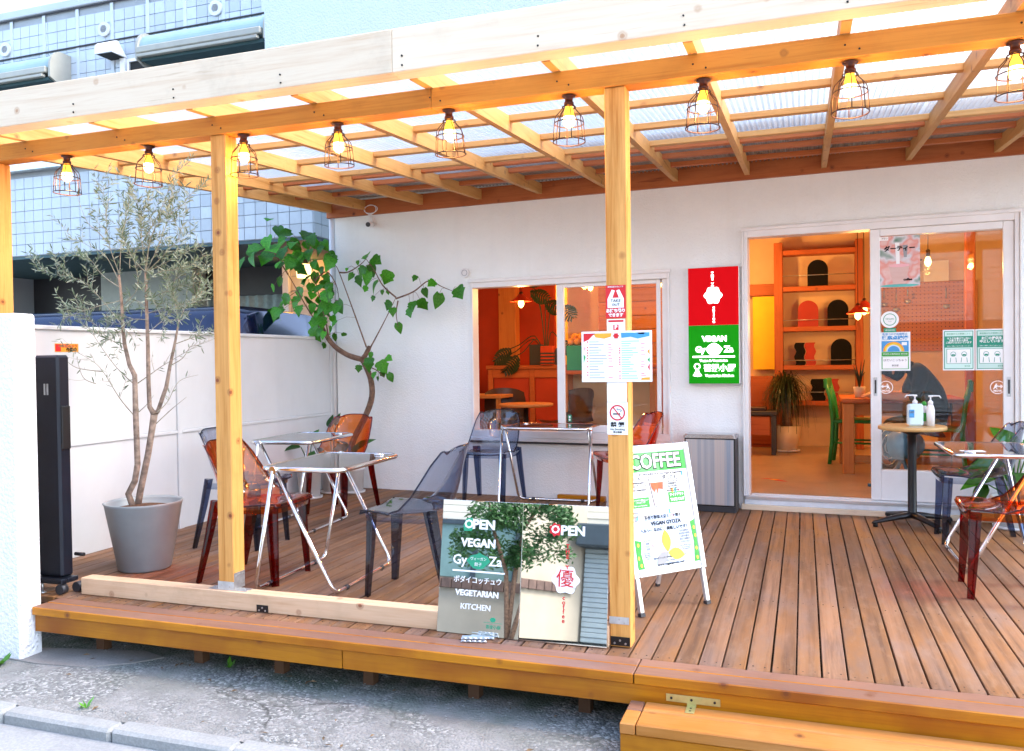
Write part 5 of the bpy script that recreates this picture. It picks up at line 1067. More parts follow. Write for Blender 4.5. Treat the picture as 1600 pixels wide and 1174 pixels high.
mR = mirror('right mirror panel with a red flower O and a white plum badge reading 優', -1.160, -.778, R(9.0), R(1.0))
shape(mR, 'red_flower', 'red', flower(-.042, .473, .026, 7, amp=.12), YM); text('O', .046, 'whitep', mR, -.042, .473, YM-.0022, bold=.03); text('PEN', .055, 'whitep', mR, .035, .470, YM-.0012, bold=.035, fit=.105)
for k, ch in enumerate('THE YU'): text(ch, .024, 'red', mR, .014, .405-.022*k, YM-.0012, bold=.03)
shape(mR, 'plum_badge', 'whitep', flower(.008, .265, .057, 6, amp=.10), YM); text('優', .080, 'red', mR, .006, .266, YM-.0022); text('72', .010, 'greyp', mR, .048, .232, YM-.0022)
for k, ch in enumerate('coffee'): text(ch, .026, 'red', mR, .002, .190-.019*k, YM-.0012, bold=.02)
hp = thing('hinge_plates', 'stack of folded galvanised hinge plates lying at the foot of the left mirror panel', 'hardware', (-1.345, -3.555, .001), rz=R(12))
for k, (dx, dy, a) in enumerate(((0, 0, 0), (.0, .006, .05), (.03, .046, -.1))):
    q = MB(); z0 = .0105*k if k < 2 else .0005; q.box(-.052, .052, -.022, .022, z0, z0+.004, .001)
    for i in range(5): q.tube([(-.045+.022*i, -.022, z0+.006), (-.028+.022*i, -.022, z0+.006)], .005, 8)
    o = q.build('plate', 'zinc', hp, loc=(dx, dy, 0), rot=(0, 0, a))

# lit box sign on the wall
sg = thing('light_box_sign', 'glowing red and green vertical light box sign on the wall left of the door', 'sign', tuple(TW @ Vector((-.672, 0, 0))), rz=WA)
MB().box(-.200, .200, -.078, -.0005, .994, 1.924, .004).build('box', 'signside', sg)
MB().box(-.197, .197, -.0835, -.0785, 1.462, 1.921, .001).build('red_face', 'signred', sg); MB().box(-.197, .197, -.0835, -.0785, .997, 1.4605, .001).build('green_face', 'signgreen', sg)
yS = -.0838
shape(sg, 'plum_badge', 'signwhite', flower(0, 1.698, .066, 6, amp=.10), yS)
text('優', .07, 'pink', sg, 0, 1.698, yS-.0022)
for k, ch in enumerate('THE YU'): text(ch, .030, 'signwhite', sg, -.004, 1.872-.0215*k, yS-.0014, bold=.045)
for k, ch in enumerate('coffee'): text(ch, .034, 'signwhite', sg, .004, 1.604-.0225*k, yS-.0014, bold=.045)
text('VEGAN', .066, 'signwhite', sg, .008, 1.352, yS-.0014, bold=.05, fit=.195)
text('Gy', .066, 'signwhite', sg, -.105, 1.268, yS-.0014, bold=.04); text('Za', .066, 'signwhite', sg, .118, 1.268, yS-.0014, bold=.04)
gy = [(-.062, 1.270), (-.040, 1.300), (-.010, 1.318), (.010, 1.320), (.040, 1.305), (.070, 1.272), (.050, 1.240), (.025, 1.222), (-.010, 1.220), (-.040, 1.238)]
shape(sg, 'gyoza_shape', 'signwhite', gy, yS)
q = MB(); q.tube([(-.05, yS-.0015, 1.268), (-.02, yS-.0015, 1.278), (.005, yS-.0015, 1.271), (.03, yS-.0015, 1.278), (.058, yS-.0015, 1.268)], .0022, 5); q.tube([(-.02, yS-.0015, 1.292), (.03, yS-.0015, 1.292)], .002, 5); q.tube([(-.02, yS-.0015, 1.245), (.004, yS-.0015, 1.236), (.03, yS-.0015, 1.245)], .002, 5); q.build('gyoza_lines', 'dkgreen', sg)
plate(sg, 'white_bar', 'signwhite', -.165, .165, 1.205, 1.218, yS)
text('Vegan & Vegetarian', .030, 'signwhite', sg, 0, 1.180, yS-.0014, bold=.03, fit=.22)
text('菩提小厨', .078, 'signwhite', sg, .045, 1.118, yS-.0014, bold=.022, fit=.245); text('Vegetarian Kitchen', .030, 'signwhite', sg, .045, 1.060, yS-.0014, bold=.03, fit=.225)
q = MB(); ringpoly(q, -.130, 1.135, .016, .026, yS-.001, yS, 18); q.prism([(-.165, 1.060), (-.128, 1.052), (-.092, 1.060), (-.110, 1.085), (-.118, 1.105), (-.142, 1.105), (-.150, 1.085)], yS-.001, yS); q.build('seated_figure', 'signwhite', sg)
q = MB(); q.tube([(-.05, -.03, 1.924), (.02, -.02, 1.94), (.14, -.008, 1.935), (.20, -.006, 1.945), (.235, -.006, 1.965), (.24, -.006, 1.985)], .0035, 6); q.build('cable', 'white', sg)

# papers on the post
def sheet(name, label, cat, x0, x1, z0, z1, y=-3.4506, mat='paper', t=.0012):
    th = thing(name, label, cat, ((x0+x1)/2, y, (z0+z1)/2)); plate(th, 'sheet', mat, -(x1-x0)/2, (x1-x0)/2, -(z1-z0)/2, (z1-z0)/2, 0, t); return th
tk = sheet('take_out_sticker', 'red TAKE OUT sticker with a white bag, at the top of the post', 'sticker', -.774, -.690, 1.370, 1.507, mat='red')
shape(tk, 'bag_icon', 'whitep', [(-.034, -.025), (.034, -.025), (.034, .012), (.016, .050), (.003, .046), (.014, .016), (-.014, .016), (-.003, .046), (-.016, .050), (-.034, .012)], -.0014)
text('TAKE', .017, 'black', tk, 0, .0035, -.0030, fit=.042); text('OUT', .017, 'black', tk, 0, -.013, -.0030, fit=.032); text('環境容器で安心です', .008, 'whitep', tk, 0, .061, -.0022, fit=.066); text('お持ち帰り', .017, 'whitep', tk, 0, -.038, -.0022, bold=.05, fit=.078); text('できます', .017, 'whitep', tk, 0, -.056, -.0022, bold=.05, fit=.062)
pp = sheet('payment_sticker', 'white payment sticker with a small red P mark below the take-out sticker', 'sticker', -.770, -.694, 1.250, 1.367)
plate(pp, 'red_strip', 'red', -.032, .032, .046, .054, -.0014); plate(pp, 'mark', 'red', -.011, .011, .013, .035, -.0014); text('P', .022, 'whitep', pp, .0, .024, -.0030, bold=.05); text('PayPay', .013, 'black', pp, 0, .002, -.0022); text('使えます', .010, 'blue', pp, 0, -.018, -.0022)
mn = thing('menu_sheet', 'laminated two column menu sheet with coloured top edge fixed across the post', 'menu', (-.730, -3.4585, 1.212))
MB().box(-.147, .147, -.0008, .0030, -.105, .105).build('laminate', 'paper', mn)
plate(mn, 'left_page', 'paper', -.138, -.003, -.097, .097, -.0010); plate(mn, 'right_page', 'paper', .003, .138, -.097, .097, -.0010)
rr = random.Random(8)
for (m_, pts) in (('red', [(-.138, .097), (-.138, .062), (-.115, .072), (-.10, .088), (-.085, .097)]), ('orangep', [(-.095, .097), (-.088, .080), (-.05, .074), (-.022, .082), (-.018, .097)]), ('blue', [(.02, .097), (.022, .076), (.06, .080), (.09, .072), (.138, .082), (.138, .097)]), ('red', [(.085, .097), (.095, .090), (.115, .090), (.122, .097)]), ('green', [(-.138, .01), (-.130, .0), (-.138, -.025)]), ('pink', [(-.138, .045), (-.128, .035), (-.138, .022)]), ('orangep', [(.138, .03), (.128, .02), (.138, .005)]), ('green', [(.138, -.005), (.129, -.015), (.138, -.025)]), ('red', [(.138, -.03), (.130, -.045), (.138, -.06)]), ('orangep', [(.10, -.097), (.11, -.088), (.138, -.086), (.138, -.097)])): shape(mn, 'painted_border', m_, pts, -.0021, .0006)
shape(mn, 'plum_mark', 'red', flower(0, .085, .011, 6), -.0032)
q1, q2, q3 = MB(), MB(), MB()
for col_, x0 in ((0, -.122), (1, .014)):
    z = .062
    while z > -.092:
        w = rr.uniform(.03, .075); (q1 if col_ == 0 else q3).box(x0+.008, x0+.008+w, -.0022, -.0016, z-.0016, z+.0016)
        if rr.random() < .7: q2.box(x0+.088, x0+.088+rr.uniform(.010, .022), -.0022, -.0016, z-.0013, z+.0013)
        if rr.random() < .5: q2.box(x0-.002, x0+.003, -.0022, -.0016, z-.003, z+.003)
        z -= .0095 if col_ else .0115
M['menublue'] = simple('blue_small_print', (.20, .52, .62), .5, var=0)
for q_, m_ in ((q1, 'greyp'), (q2, 'red'), (q3, 'menublue')): tag(q_.build('print_line', m_, mn), kind='stuff')
bp = sheet('blank_notice', 'blank white paper on the post between the menu and the no smoking sign', 'paper', -.7725, -.690, 1.024, 1.106)
ns = sheet('no_smoking_sign', 'white no smoking notice with a crossed out cigarette, lowest on the post', 'sign', -.773, -.687, .888, 1.022)
ringpoly(MB(), 0, .024, .027, .0325, -.0024, -.0014).build('red_ring', 'red', ns)
q = MB(); a = R(-45); q.prism([(-.021, .024+.0235), (-.017, .024+.0255), (.021, .024-.0235), (.017, .024-.0255)], -.0032, -.0026); q.build('red_bar', 'red', ns)
plate(ns, 'cigarette', 'black', -.018, .012, .0165, .0215, -.0014); q = MB(); q.tube([(.012, -.0018, .028), (.018, -.0018, .033), (.010, -.0018, .037), (.002, -.0018, .036), (-.002, -.0018, .042)], .0012, 5); q.build('smoke_line', 'black', ns)
text('禁 煙', .021, 'black', ns, 0, -.026, -.0022, bold=.03, fit=.058); text('No Smoking', .010, 'black', ns, 0, -.045, -.0022, fit=.06); text('禁止吸烟', .009, 'black', ns, 0, -.057, -.0022)

# papers on the door glass  (local frame of the shop front)
def dsheet(name, label, cat, s0, s1, z0, z1, mat='paper', y=-.0015):
    p = TW @ Vector(((s0+s1)/2, y, (z0+z1)/2)); th = thing(name, label, cat, tuple(p), rz=WA)
    plate(th, 'sheet', mat, -(s1-s0)/2, (s1-s0)/2, -(z1-z0)/2, (z1-z0)/2, 0, .0012); return th
YG = .0022
def bokeh():
    s = NT('blurred_pink_photo_print'); s.set(.3); v = s.coords(rnd=0); c = s.ramp(s.noise(v, 9, 2, .4), [(.32, (.10, .22, .16)), (.42, (.62, .62, .66)), (.52, (.70, .28, .24)), (.62, (.72, .50, .47)), (.72, (.66, .16, .13))]); s.col(c); return s.m
M['bokeh'] = bokeh()
ps = dsheet('coffee_poster', 'pink coffee poster titled ダーティー at the top left of the door glass', 'poster', .540, .815, 1.708, 2.088, 'bokeh', YG)
plate(ps, 'white_tab', 'whitep', -.135, -.075, .160, .188, -.0014); text('やない', .014, 'black', ps, -.100, .174, -.0028)
text('ダーティー', .052, 'black', ps, 0, .095, -.0026, bold=.045, fit=.21); shape(ps, 'dark_pour', 'greyp', [(.02, .12), (.055, .12), (.05, .03), (.03, .03)], -.0013); shape(ps, 'white_pour', 'whitep', [(-.03, .14), (.0, .14), (.002, -.02), (-.022, -.02)], -.0016)
shape(ps, 'cup', wood('milky_coffee_print', (.66, .46, .42), (.60, .36, .31), 'x', 0), [(-.072, -.032), (.068, -.028), (.040, -.165), (-.042, -.165)], -.0020); shape(ps, 'cup_rim', 'pink', ell(-.002, -.030, .070, .012), -.0032); shape(ps, 'saucer', 'teal', ell(.0, -.178, .13, .011), -.0016)
text('coffee', .024, 'black', ps, .055, -.135, -.0042, bold=.05)
rd_ = dsheet('vegan_badge', 'round white vegan badge sticker with a green wreath on the door glass', 'sticker', .60, .62, 1.46, 1.48, 'whitep', YG)
shape(rd_, 'disc', 'whitep', ell(0, 0, .062, .062, 32), -.0013); ringpoly(MB(), 0, 0, .040, .045, -.0030, -.0024, 24).build('wreath', 'dkgreen', rd_); text('VEGAN', .018, 'dkgreen', rd_, 0, .004, -.0030); text('Tokyo', .010, 'greyp', rd_, 0, -.014, -.0030); plate(rd_, 'tab', 'dkgreen', -.042, .042, -.095, -.064, -.0013); text('VEGAN店', .016, 'whitep', rd_, 0, -.080, -.0028)
rb = dsheet('check_certificate', 'blue and green rainbow check certificate on the left side of the door glass', 'poster', .542, .748, 1.088, 1.376, 'paper', YG)
text('新型コロナ感染防止', .018, 'blue', rb, 0, .128, -.0022, bold=.02, fit=.17); text('徹底点検済', .030, 'blue', rb, 0, .100, -.0022, bold=.05, fit=.18); plate(rb, 'blue_field', 'blue', -.092, .092, -.002, .078, -.0014)
for r0, r1, m_ in ((.060, .072, 'orangep'), (.050, .060, 'yellow'), (.041, .050, 'ltblue'), (.030, .041, 'blue')):
    q = MB(); n = 14
    for i in range(n):
        a, b = PI*i/n, PI*(i+1)/n; q.prism([(-.01+r0*math.cos(a), r0*math.sin(a)), (-.01+r1*math.cos(a), r1*math.sin(a)), (-.01+r1*math.cos(b), r1*math.sin(b)), (-.01+r0*math.cos(b), r0*math.sin(b))], -.0032, -.0026)
    q.build('rainbow_band', m_, rb)
plate(rb, 'white_note', 'whitep', .045, .080, .045, .068, -.0034); plate(rb, 'green_field', 'green', -.092, .092, -.036, -.004, -.0014); text('感染防止徹底宣言 東京都', .012, 'whitep', rb, 0, -.020, -.0028, fit=.165); plate(rb, 'green_frame', 'green', -.092, .092, -.132, -.040, -.0014); plate(rb, 'white_field', 'whitep', -.086, .086, -.128, -.042, -.0024); text('ぼだいこっちゅう', .022, 'black', rb, 0, -.066, -.0036, fit=.155); text('東京都', .016, 'black', rb, 0, -.106, -.0036)
for nm_, s0, s1, top_, body_, lab_ in (('mask_notice', .962, 1.166, 'マスクを着けていない\nお客さまの入店は\nご遠慮いただいています', 1, 'green notice with two masked figures, left of the pair on the door glass'), ('alcohol_notice', 1.171, 1.376, 'お酒の提供を\n中止しています', 2, 'green notice about alcohol service, right of the pair on the door glass')):
    gn = dsheet(nm_, lab_, 'poster', s0, s1, 1.088, 1.383, 'paper', YG)
    M.setdefault('notice', simple('notice_green_print', (.012, .27, .17), .5, var=.02)); plate(gn, 'border', 'notice', -.094, .094, -.138, .138, -.0014); plate(gn, 'inner', wood('mint_print', (.55, .74, .68), (.55, .74, .68), 'x', 0) if 'mint' not in M else 'mint', -.089, .089, -.133, .133, -.0024)
    plate(gn, 'green_field', 'notice', -.089, .089, .018, .100, -.0034); text('東京都からの要請により', .013, 'dkgreen', gn, 0, .116, -.0040, fit=.15)
    text(top_, .020 if body_ == 1 else .029, 'whitep', gn, 0, .068 if body_ == 1 else .070, -.0048, bold=.03, fit=.165 if body_ == 1 else .150, line=.95); text('皆様のご理解とご協力をお願いいたします', .009, 'whitep', gn, 0, .028, -.0048, fit=.15)
    plate(gn, 'picture_frame', 'notice', -.078, .078, -.100, .008, -.0034); plate(gn, 'picture', 'ltblue' if 0 else 'whitep', -.075, .075, -.097, .005, -.0044)
    for cx in (-.035, .035):
        q = MB(); ringpoly(q, cx, -.030, .015, .018, -.0064, -.0057, 16); q.prism([(cx-.012, -.042), (cx+.012, -.042), (cx+.010, -.030), (cx-.010, -.030)], -.0064, -.0057); q.prism([(cx-.022, -.090), (cx-.018, -.055), (cx-.015, -.055), (cx-.018, -.090)], -.0064, -.0057); q.prism([(cx+.022, -.090), (cx+.018, -.055), (cx+.015, -.055), (cx+.018, -.090)], -.0064, -.0057); q.build('figure', 'notice', gn)
    text('東京都', .012, 'dkgreen', gn, .055, -.118, -.0040)
for s0, dr, lab_ in ((.582, -1, 'round white MOVE sticker with a left arrow on the left side of the door glass'), (1.310, 1, 'round white MOVE sticker with a right arrow on the right side of the door glass')):
    mv = dsheet('move_sticker', lab_, 'sticker', s0-.001, s0+.001, .964, .966, 'whitep', YG)
    ringpoly(MB(), 0, 0, .043, .048, -.0024, -.0014, 30).build('ring', 'whitep', mv)
    q = MB()
    for pts in ([(-.036, .006), (-.018, .022), (-.018, .011), (-.004, .011), (-.004, .002), (-.018, .002), (-.018, -.009)], [(.004, .026), (.014, .026), (.014, .017), (.004, .017)], [(.0, .014), (.018, .016), (.022, .0), (.030, -.012), (.024, -.015), (.014, -.003), (.006, -.014), (.0, -.012), (.008, .0), (.0, .006), (-.006, .0), (-.009, .003)]): q.prism([(-dr*x if 1 else x, z) for x, z in pts], -.0024, -.0014)
    q.build('arrow_and_figure', 'whitep', mv); text('MOVE', .019, 'whitep', mv, 0, -.026, -.0016, bold=.04)

wp = thing('wooden_plank', 'short orange wooden plank lying on the deck against the wall under the window', 'plank', (-1.80, .065, .001), rz=WA)
MB().box(-.21, .21, -.028, .028, 0, .042, .004).build('board', 'orangewoodx2' if 'orangewoodx2' in M else 'amber', wp)
gs = dsheet('window_sticker', 'tiny green sticker at the lower left of the right window pane', 'sticker', -1.935, -1.905, .665, .725, 'dkgreen', .0175); shape(gs, 'loop', 'whitep', ell(0, .012, .008, .010, 12), -.0013); shape(gs, 'loop', 'whitep', ell(0, -.012, .008, .010, 12), -.0013)
# ============================================================ INSIDE THE SHOP
M['inwall'] = simple('warm_plaster', (.72, .52, .32), .85, var=.05, scale=3); M['redwood'] = wood('red_brown_timber', (.46, .125, .035), (.34, .075, .02), 'x', .3)
M['redwoodz'] = wood('red_brown_upright', (.46, .125, .035), (.34, .075, .02), 'z', .3); M['redwall'] = simple('lamp_reddened_paint', (.44, .045, .012), .8, var=.08, scale=3)  # last one: the red of the warm lamplight is put into the wall colour
M['yell'] = simple('bright_yellow_cloth', (.90, .62, .02), .7, var=.04); M['infloor'] = concmat('polished_shop_floor', (.46, .33, .20)); M['infloor'].node_tree.nodes['Principled BSDF'].inputs['Roughness'].default_value = .28
M['greenpaint'] = simple('green_chair_paint', (.012, .22, .045), .4, var=.1, scale=14); M['orangewood'] = wood('orange_table_wood', (.52, .20, .05), (.42, .13, .03), 'z', .5); M['orangewoodx'] = wood('orange_table_rail', (.55, .22, .06), (.45, .15, .035), 'x', .5)
M['darkleather'] = simple('dark_chair_shell', (.035, .012, .010), .35, var=.1); M['orangefruit'] = simple('orange_fruit', (.75, .30, .02), .45, var=.1, bump=.3, bscale=200)
q = MB(); q.box(-4.155, 3.455, .1405, 5.0, .06, .108); cb(q, 'shop_floor', 'infloor')
q = MB(); q.box(-4.155, 3.455, .1405, 5.0, 2.70, 2.765); cb(q, 'shop_ceiling', 'redwood')
q = MB(); q.box(-4.155, 3.455, 4.0, 4.1, .1085, 2.6995); cb(q, 'back_wall', 'inwall')
q = MB(); q.box(1.95, 2.02, .1405, 3.999, .1085, 2.6995); cb(q, 'inner_wall', 'inwall')
q = MB(); q.box(-4.15, -3.11, 2.94, 3.02, .1085, 2.6995); cb(q, 'partition', 'redwall')
for y in (.9, 1.9, 2.9): cb(MB().box(-4.1, 1.9, y, y+.10, 2.58, 2.6995, .006), 'ceiling_beam', 'redwood')
cb(MB().box(-3.80, -3.57, 2.80, 2.9395, .1085, 2.69, .006), 'column', 'orangewood')
cb(MB().box(1.34, 1.43, 2.36, 2.45, .1085, 2.579, .006), 'column', 'redwoodz')
def inthing(name, label, cat, loc, rz=0): return thing(name, label, cat, loc, rz)
sh = inthing('wall_shelf', 'tall red brown wall shelf inside the shop displaying arched boards', 'shelf', (.17, 3.86, .11))
for x0, x1 in ((-.33, -.23), (.58, .66)): MB().box(x0, x1, 3.70, 3.96, .111, 2.57, .004).build('upright', 'redwoodz', sh, world=True)
for z in (2.42, 1.985, 1.505, 1.045, .62): MB().box(-.2295, .5795, 3.71, 3.96, z, z+.055, .004).build('shelf_board', 'redwood', sh, world=True)
MB().box(-.2295, .5795, 3.945, 3.968, .675, 2.42).build('back_panel', 'inwall', sh, world=True)
for z in (2.17, 1.64, 1.16, .78): q = MB(); q.tube([(-.2295, 3.712, z), (.5795, 3.712, z)], .004, 6); q.build('wire_rail', 'zinc', sh, world=True)
def arch(label, x, z, m_, w=.115, h=.31, wavy=False):
    t = inthing('display_board', label, 'board', (x, 3.74, z), 0); t['group'] = 'boards on the wall shelf'
    if wavy: pts = [(-w+.012*math.sin(k*1.3), h*k/10) for k in range(11)] + [(w+.012*math.sin(k*1.3), h*k/10) for k in range(10, -1, -1)]
    else: pts = [(-w, 0), (w, 0), (w, h-w)] + ell(0, h-w, w, w, 14, 0, PI)[1:-1] + [(-w, h-w)]
    MB().prism(pts, -.008, .008).build('board', m_, t); return t
M['boardred'] = simple('dark_red_board', (.36, .03, .02), .7, var=.05)
arch('black arched board alone on the top shelf', .165, 2.0405, 'black'); arch('dark red arched board on the second shelf', .055, 1.5605, 'boardred'); arch('black arched board beside the red one on the second shelf', .385, 1.5605, 'black'); arch('black arched board on the third shelf', .42, 1.1005, 'black')
arch('black wavy board on the third shelf', -.04, 1.1005, 'black', .055, .27, True); arch('dark red wavy board on the third shelf', .075, 1.1005, 'boardred', .055, .27, True); arch('black board low on the shelf behind the spiky plant', .16, .6755, 'black', .075, .26, True); arch('dark red board low on the shelf, right of the black one', .32, .6755, 'boardred', .07, .26, True)
yc = inthing('yellow_curtain', 'bright yellow hanging cloth at the back left of the open doorway', 'curtain', (-.46, 3.93, 1.0))
q = MB(); q.box(-.13, .14, -.012, .012, .05, .95, .004); q.build('cloth', 'yell', yc); q = MB(); q.box(-.30, .14, -.02, .05, .96, 1.10, .004); q.build('rail', 'redwood', yc)
yc2 = inthing('yellow_curtain', 'tall yellow hanging cloth seen through the left half of the window', 'curtain', (-3.12, 3.9, .9)); MB().box(-.17, .17, -.012, .012, 0, 1.75, .004).build('cloth', 'yell', yc2)
cbn = inthing('low_cabinet', 'red brown cabinet under the yellow cloth', 'cabinet', (-.47, 3.85, .11)); MB().box(-.17, .12, -.1, .12, 0, .86, .006).build('carcass', 'redwood', cbn); MB().box(-.15, .10, -.112, -.1005, .04, .82, .004).build('door', 'redwood', cbn)
bch = inthing('dark_bench', 'dark green bench left of the spiky plant inside the door', 'bench', (-.52, 3.05, .11))
MB().box(-.30, .24, -.18, .18, .44, .49, .008).build('seat', 'greyblack', bch)
for sx in (-.26, .20):
    for sy in (-.14, .14): MB().box(sx-.025, sx+.025, sy-.025, sy+.025, 0, .4395).build('leg', 'greyblack', bch)
MB().box(-.22, .16, -.16, .16, .22, .43, .005).build('drawer', 'redwood', bch); MB().box(-.15, .12, -.12, .12, .4905, .53, .005).build('cushion', 'darkleather', bch)
# spiky plant
sp_ = thing('ponytail_plant', 'dark spiky drooping plant in a cream pot inside the open door', 'plant', (-.19, 3.33, .11))
pt = thing('flower_pot', 'cream flower pot with saucer holding the spiky plant inside the door', 'pot', (-.19, 3.33, .11))
q = MB(); q.lathe([(.115, .025), (.120, .03), (.155, .30), (.145, .30), (.13, .27), (0, .27)], 28, capt=False); q.build('body', 'potcream', pt); MB().lathe([(.11, .002), (.145, .004), (.15, .024), (.12, .024)], 28).build('saucer', 'potwhite', pt)
q = MB(); q.tube([(0, 0, .272), (.0, .0, .42), (.01, 0, .62)], [.07, .05, .03], 10); q.build('trunk', 'bark2', sp_)
q = MB(); rr = random.Random(2)
for _ in range(420):
    a = rr.uniform(0, 2*PI); r_ = rr.uniform(.10, .33); h = rr.uniform(.56, .80); up = rr.uniform(.04, .15); dn = rr.uniform(-.05, .42)
    c, s_ = math.cos(a), math.sin(a); P = [Vector((0, 0, h-.05)), Vector((c*r_*.5, s_*r_*.5, h+up)), Vector((c*r_*.95, s_*r_*.95, h+up*.3-dn*.3)), Vector((c*r_*1.05, s_*r_*1.05, h-dn))]
    w = Vector((-s_, c, 0))*.0055
    vs = [];
    for i, p in enumerate(P): k = (1-.25*i); vs += [p-w*k, p+w*k]
    q.add(vs, [(0, 1, 3, 2), (2, 3, 5, 4), (4, 5, 7, 6)], True)
M['spiky'] = leafmat('dark_strap_leaf', (.012, .03, .012), (.02, .045, .02), .35, .15); tag(q.build('leaves', 'spiky', sp_), kind='stuff')
# table, green chairs
dt = thing('dining_table', 'orange wooden table inside behind the sliding door frame', 'table', (.75, 1.95, .108))
MB().box(-.42, .62, -.50, .42, .66, .70, .006).build('top', 'redwood', dt)
for x in (-.36, .55):
    for y in (-.42, .36): MB().box(x-.05, x+.05, y-.045, y+.045, 0, .6595, .005).build('leg', 'orangewood', dt)
q = MB(); q.box(-.3095, .4995, -.40, -.36, .54, .6595, .004); q.box(-.3095, .4995, -.44, -.40, .10, .17, .004); q.build('rail', 'orangewoodx', dt)
def gchair(label, loc, rz):
    t = thing('wooden_chair', label, 'chair', loc, rz, 'green wooden chairs at the inside table')
    MB().box(-.20, .22, -.20, .20, .42, .455, .01).build('seat', 'greenpaint', t)
    for sy in (-.18, .18):
        q = MB(); q.tube([(-.235, sy, 0), (-.21, sy, .22), (-.20, sy, .44), (-.225, sy, .66), (-.275, sy, .86)], [.020, .022, .023, .021, .018], 8); q.build('back_post', 'greenpaint', t)
        q = MB(); q.tube([(.19, sy, 0), (.185, sy, .42)], [.017, .022], 8); q.build('leg', 'greenpaint', t)
    q = MB(); q.box(-.285, -.25, -.20, .20, .77, .87, .008); q.build('top_rail', 'greenpaint', t)
    for sy in (-.10, 0, .10): q = MB(); q.tube([(-.205, sy, .455), (-.225, sy, .63), (-.262, sy, .78)], .010, 6); q.build('spindle', 'greenpaint', t)
    q = MB()
    for sy in (-.18, .18): q.tube([(-.215, sy, .22), (.188, sy, .22)], .010, 6)
    q.tube([(.188, -.18, .30), (.188, .18, .30)], .010, 6); q.build('stretcher', 'greenpaint', t); return t
gchair('green wooden chair on the left side of the orange table, in the open doorway', (.50, 2.36, .108), R(-8)); gchair('green wooden chair the person in black is sitting on', (1.12, 1.45, .108), R(172))
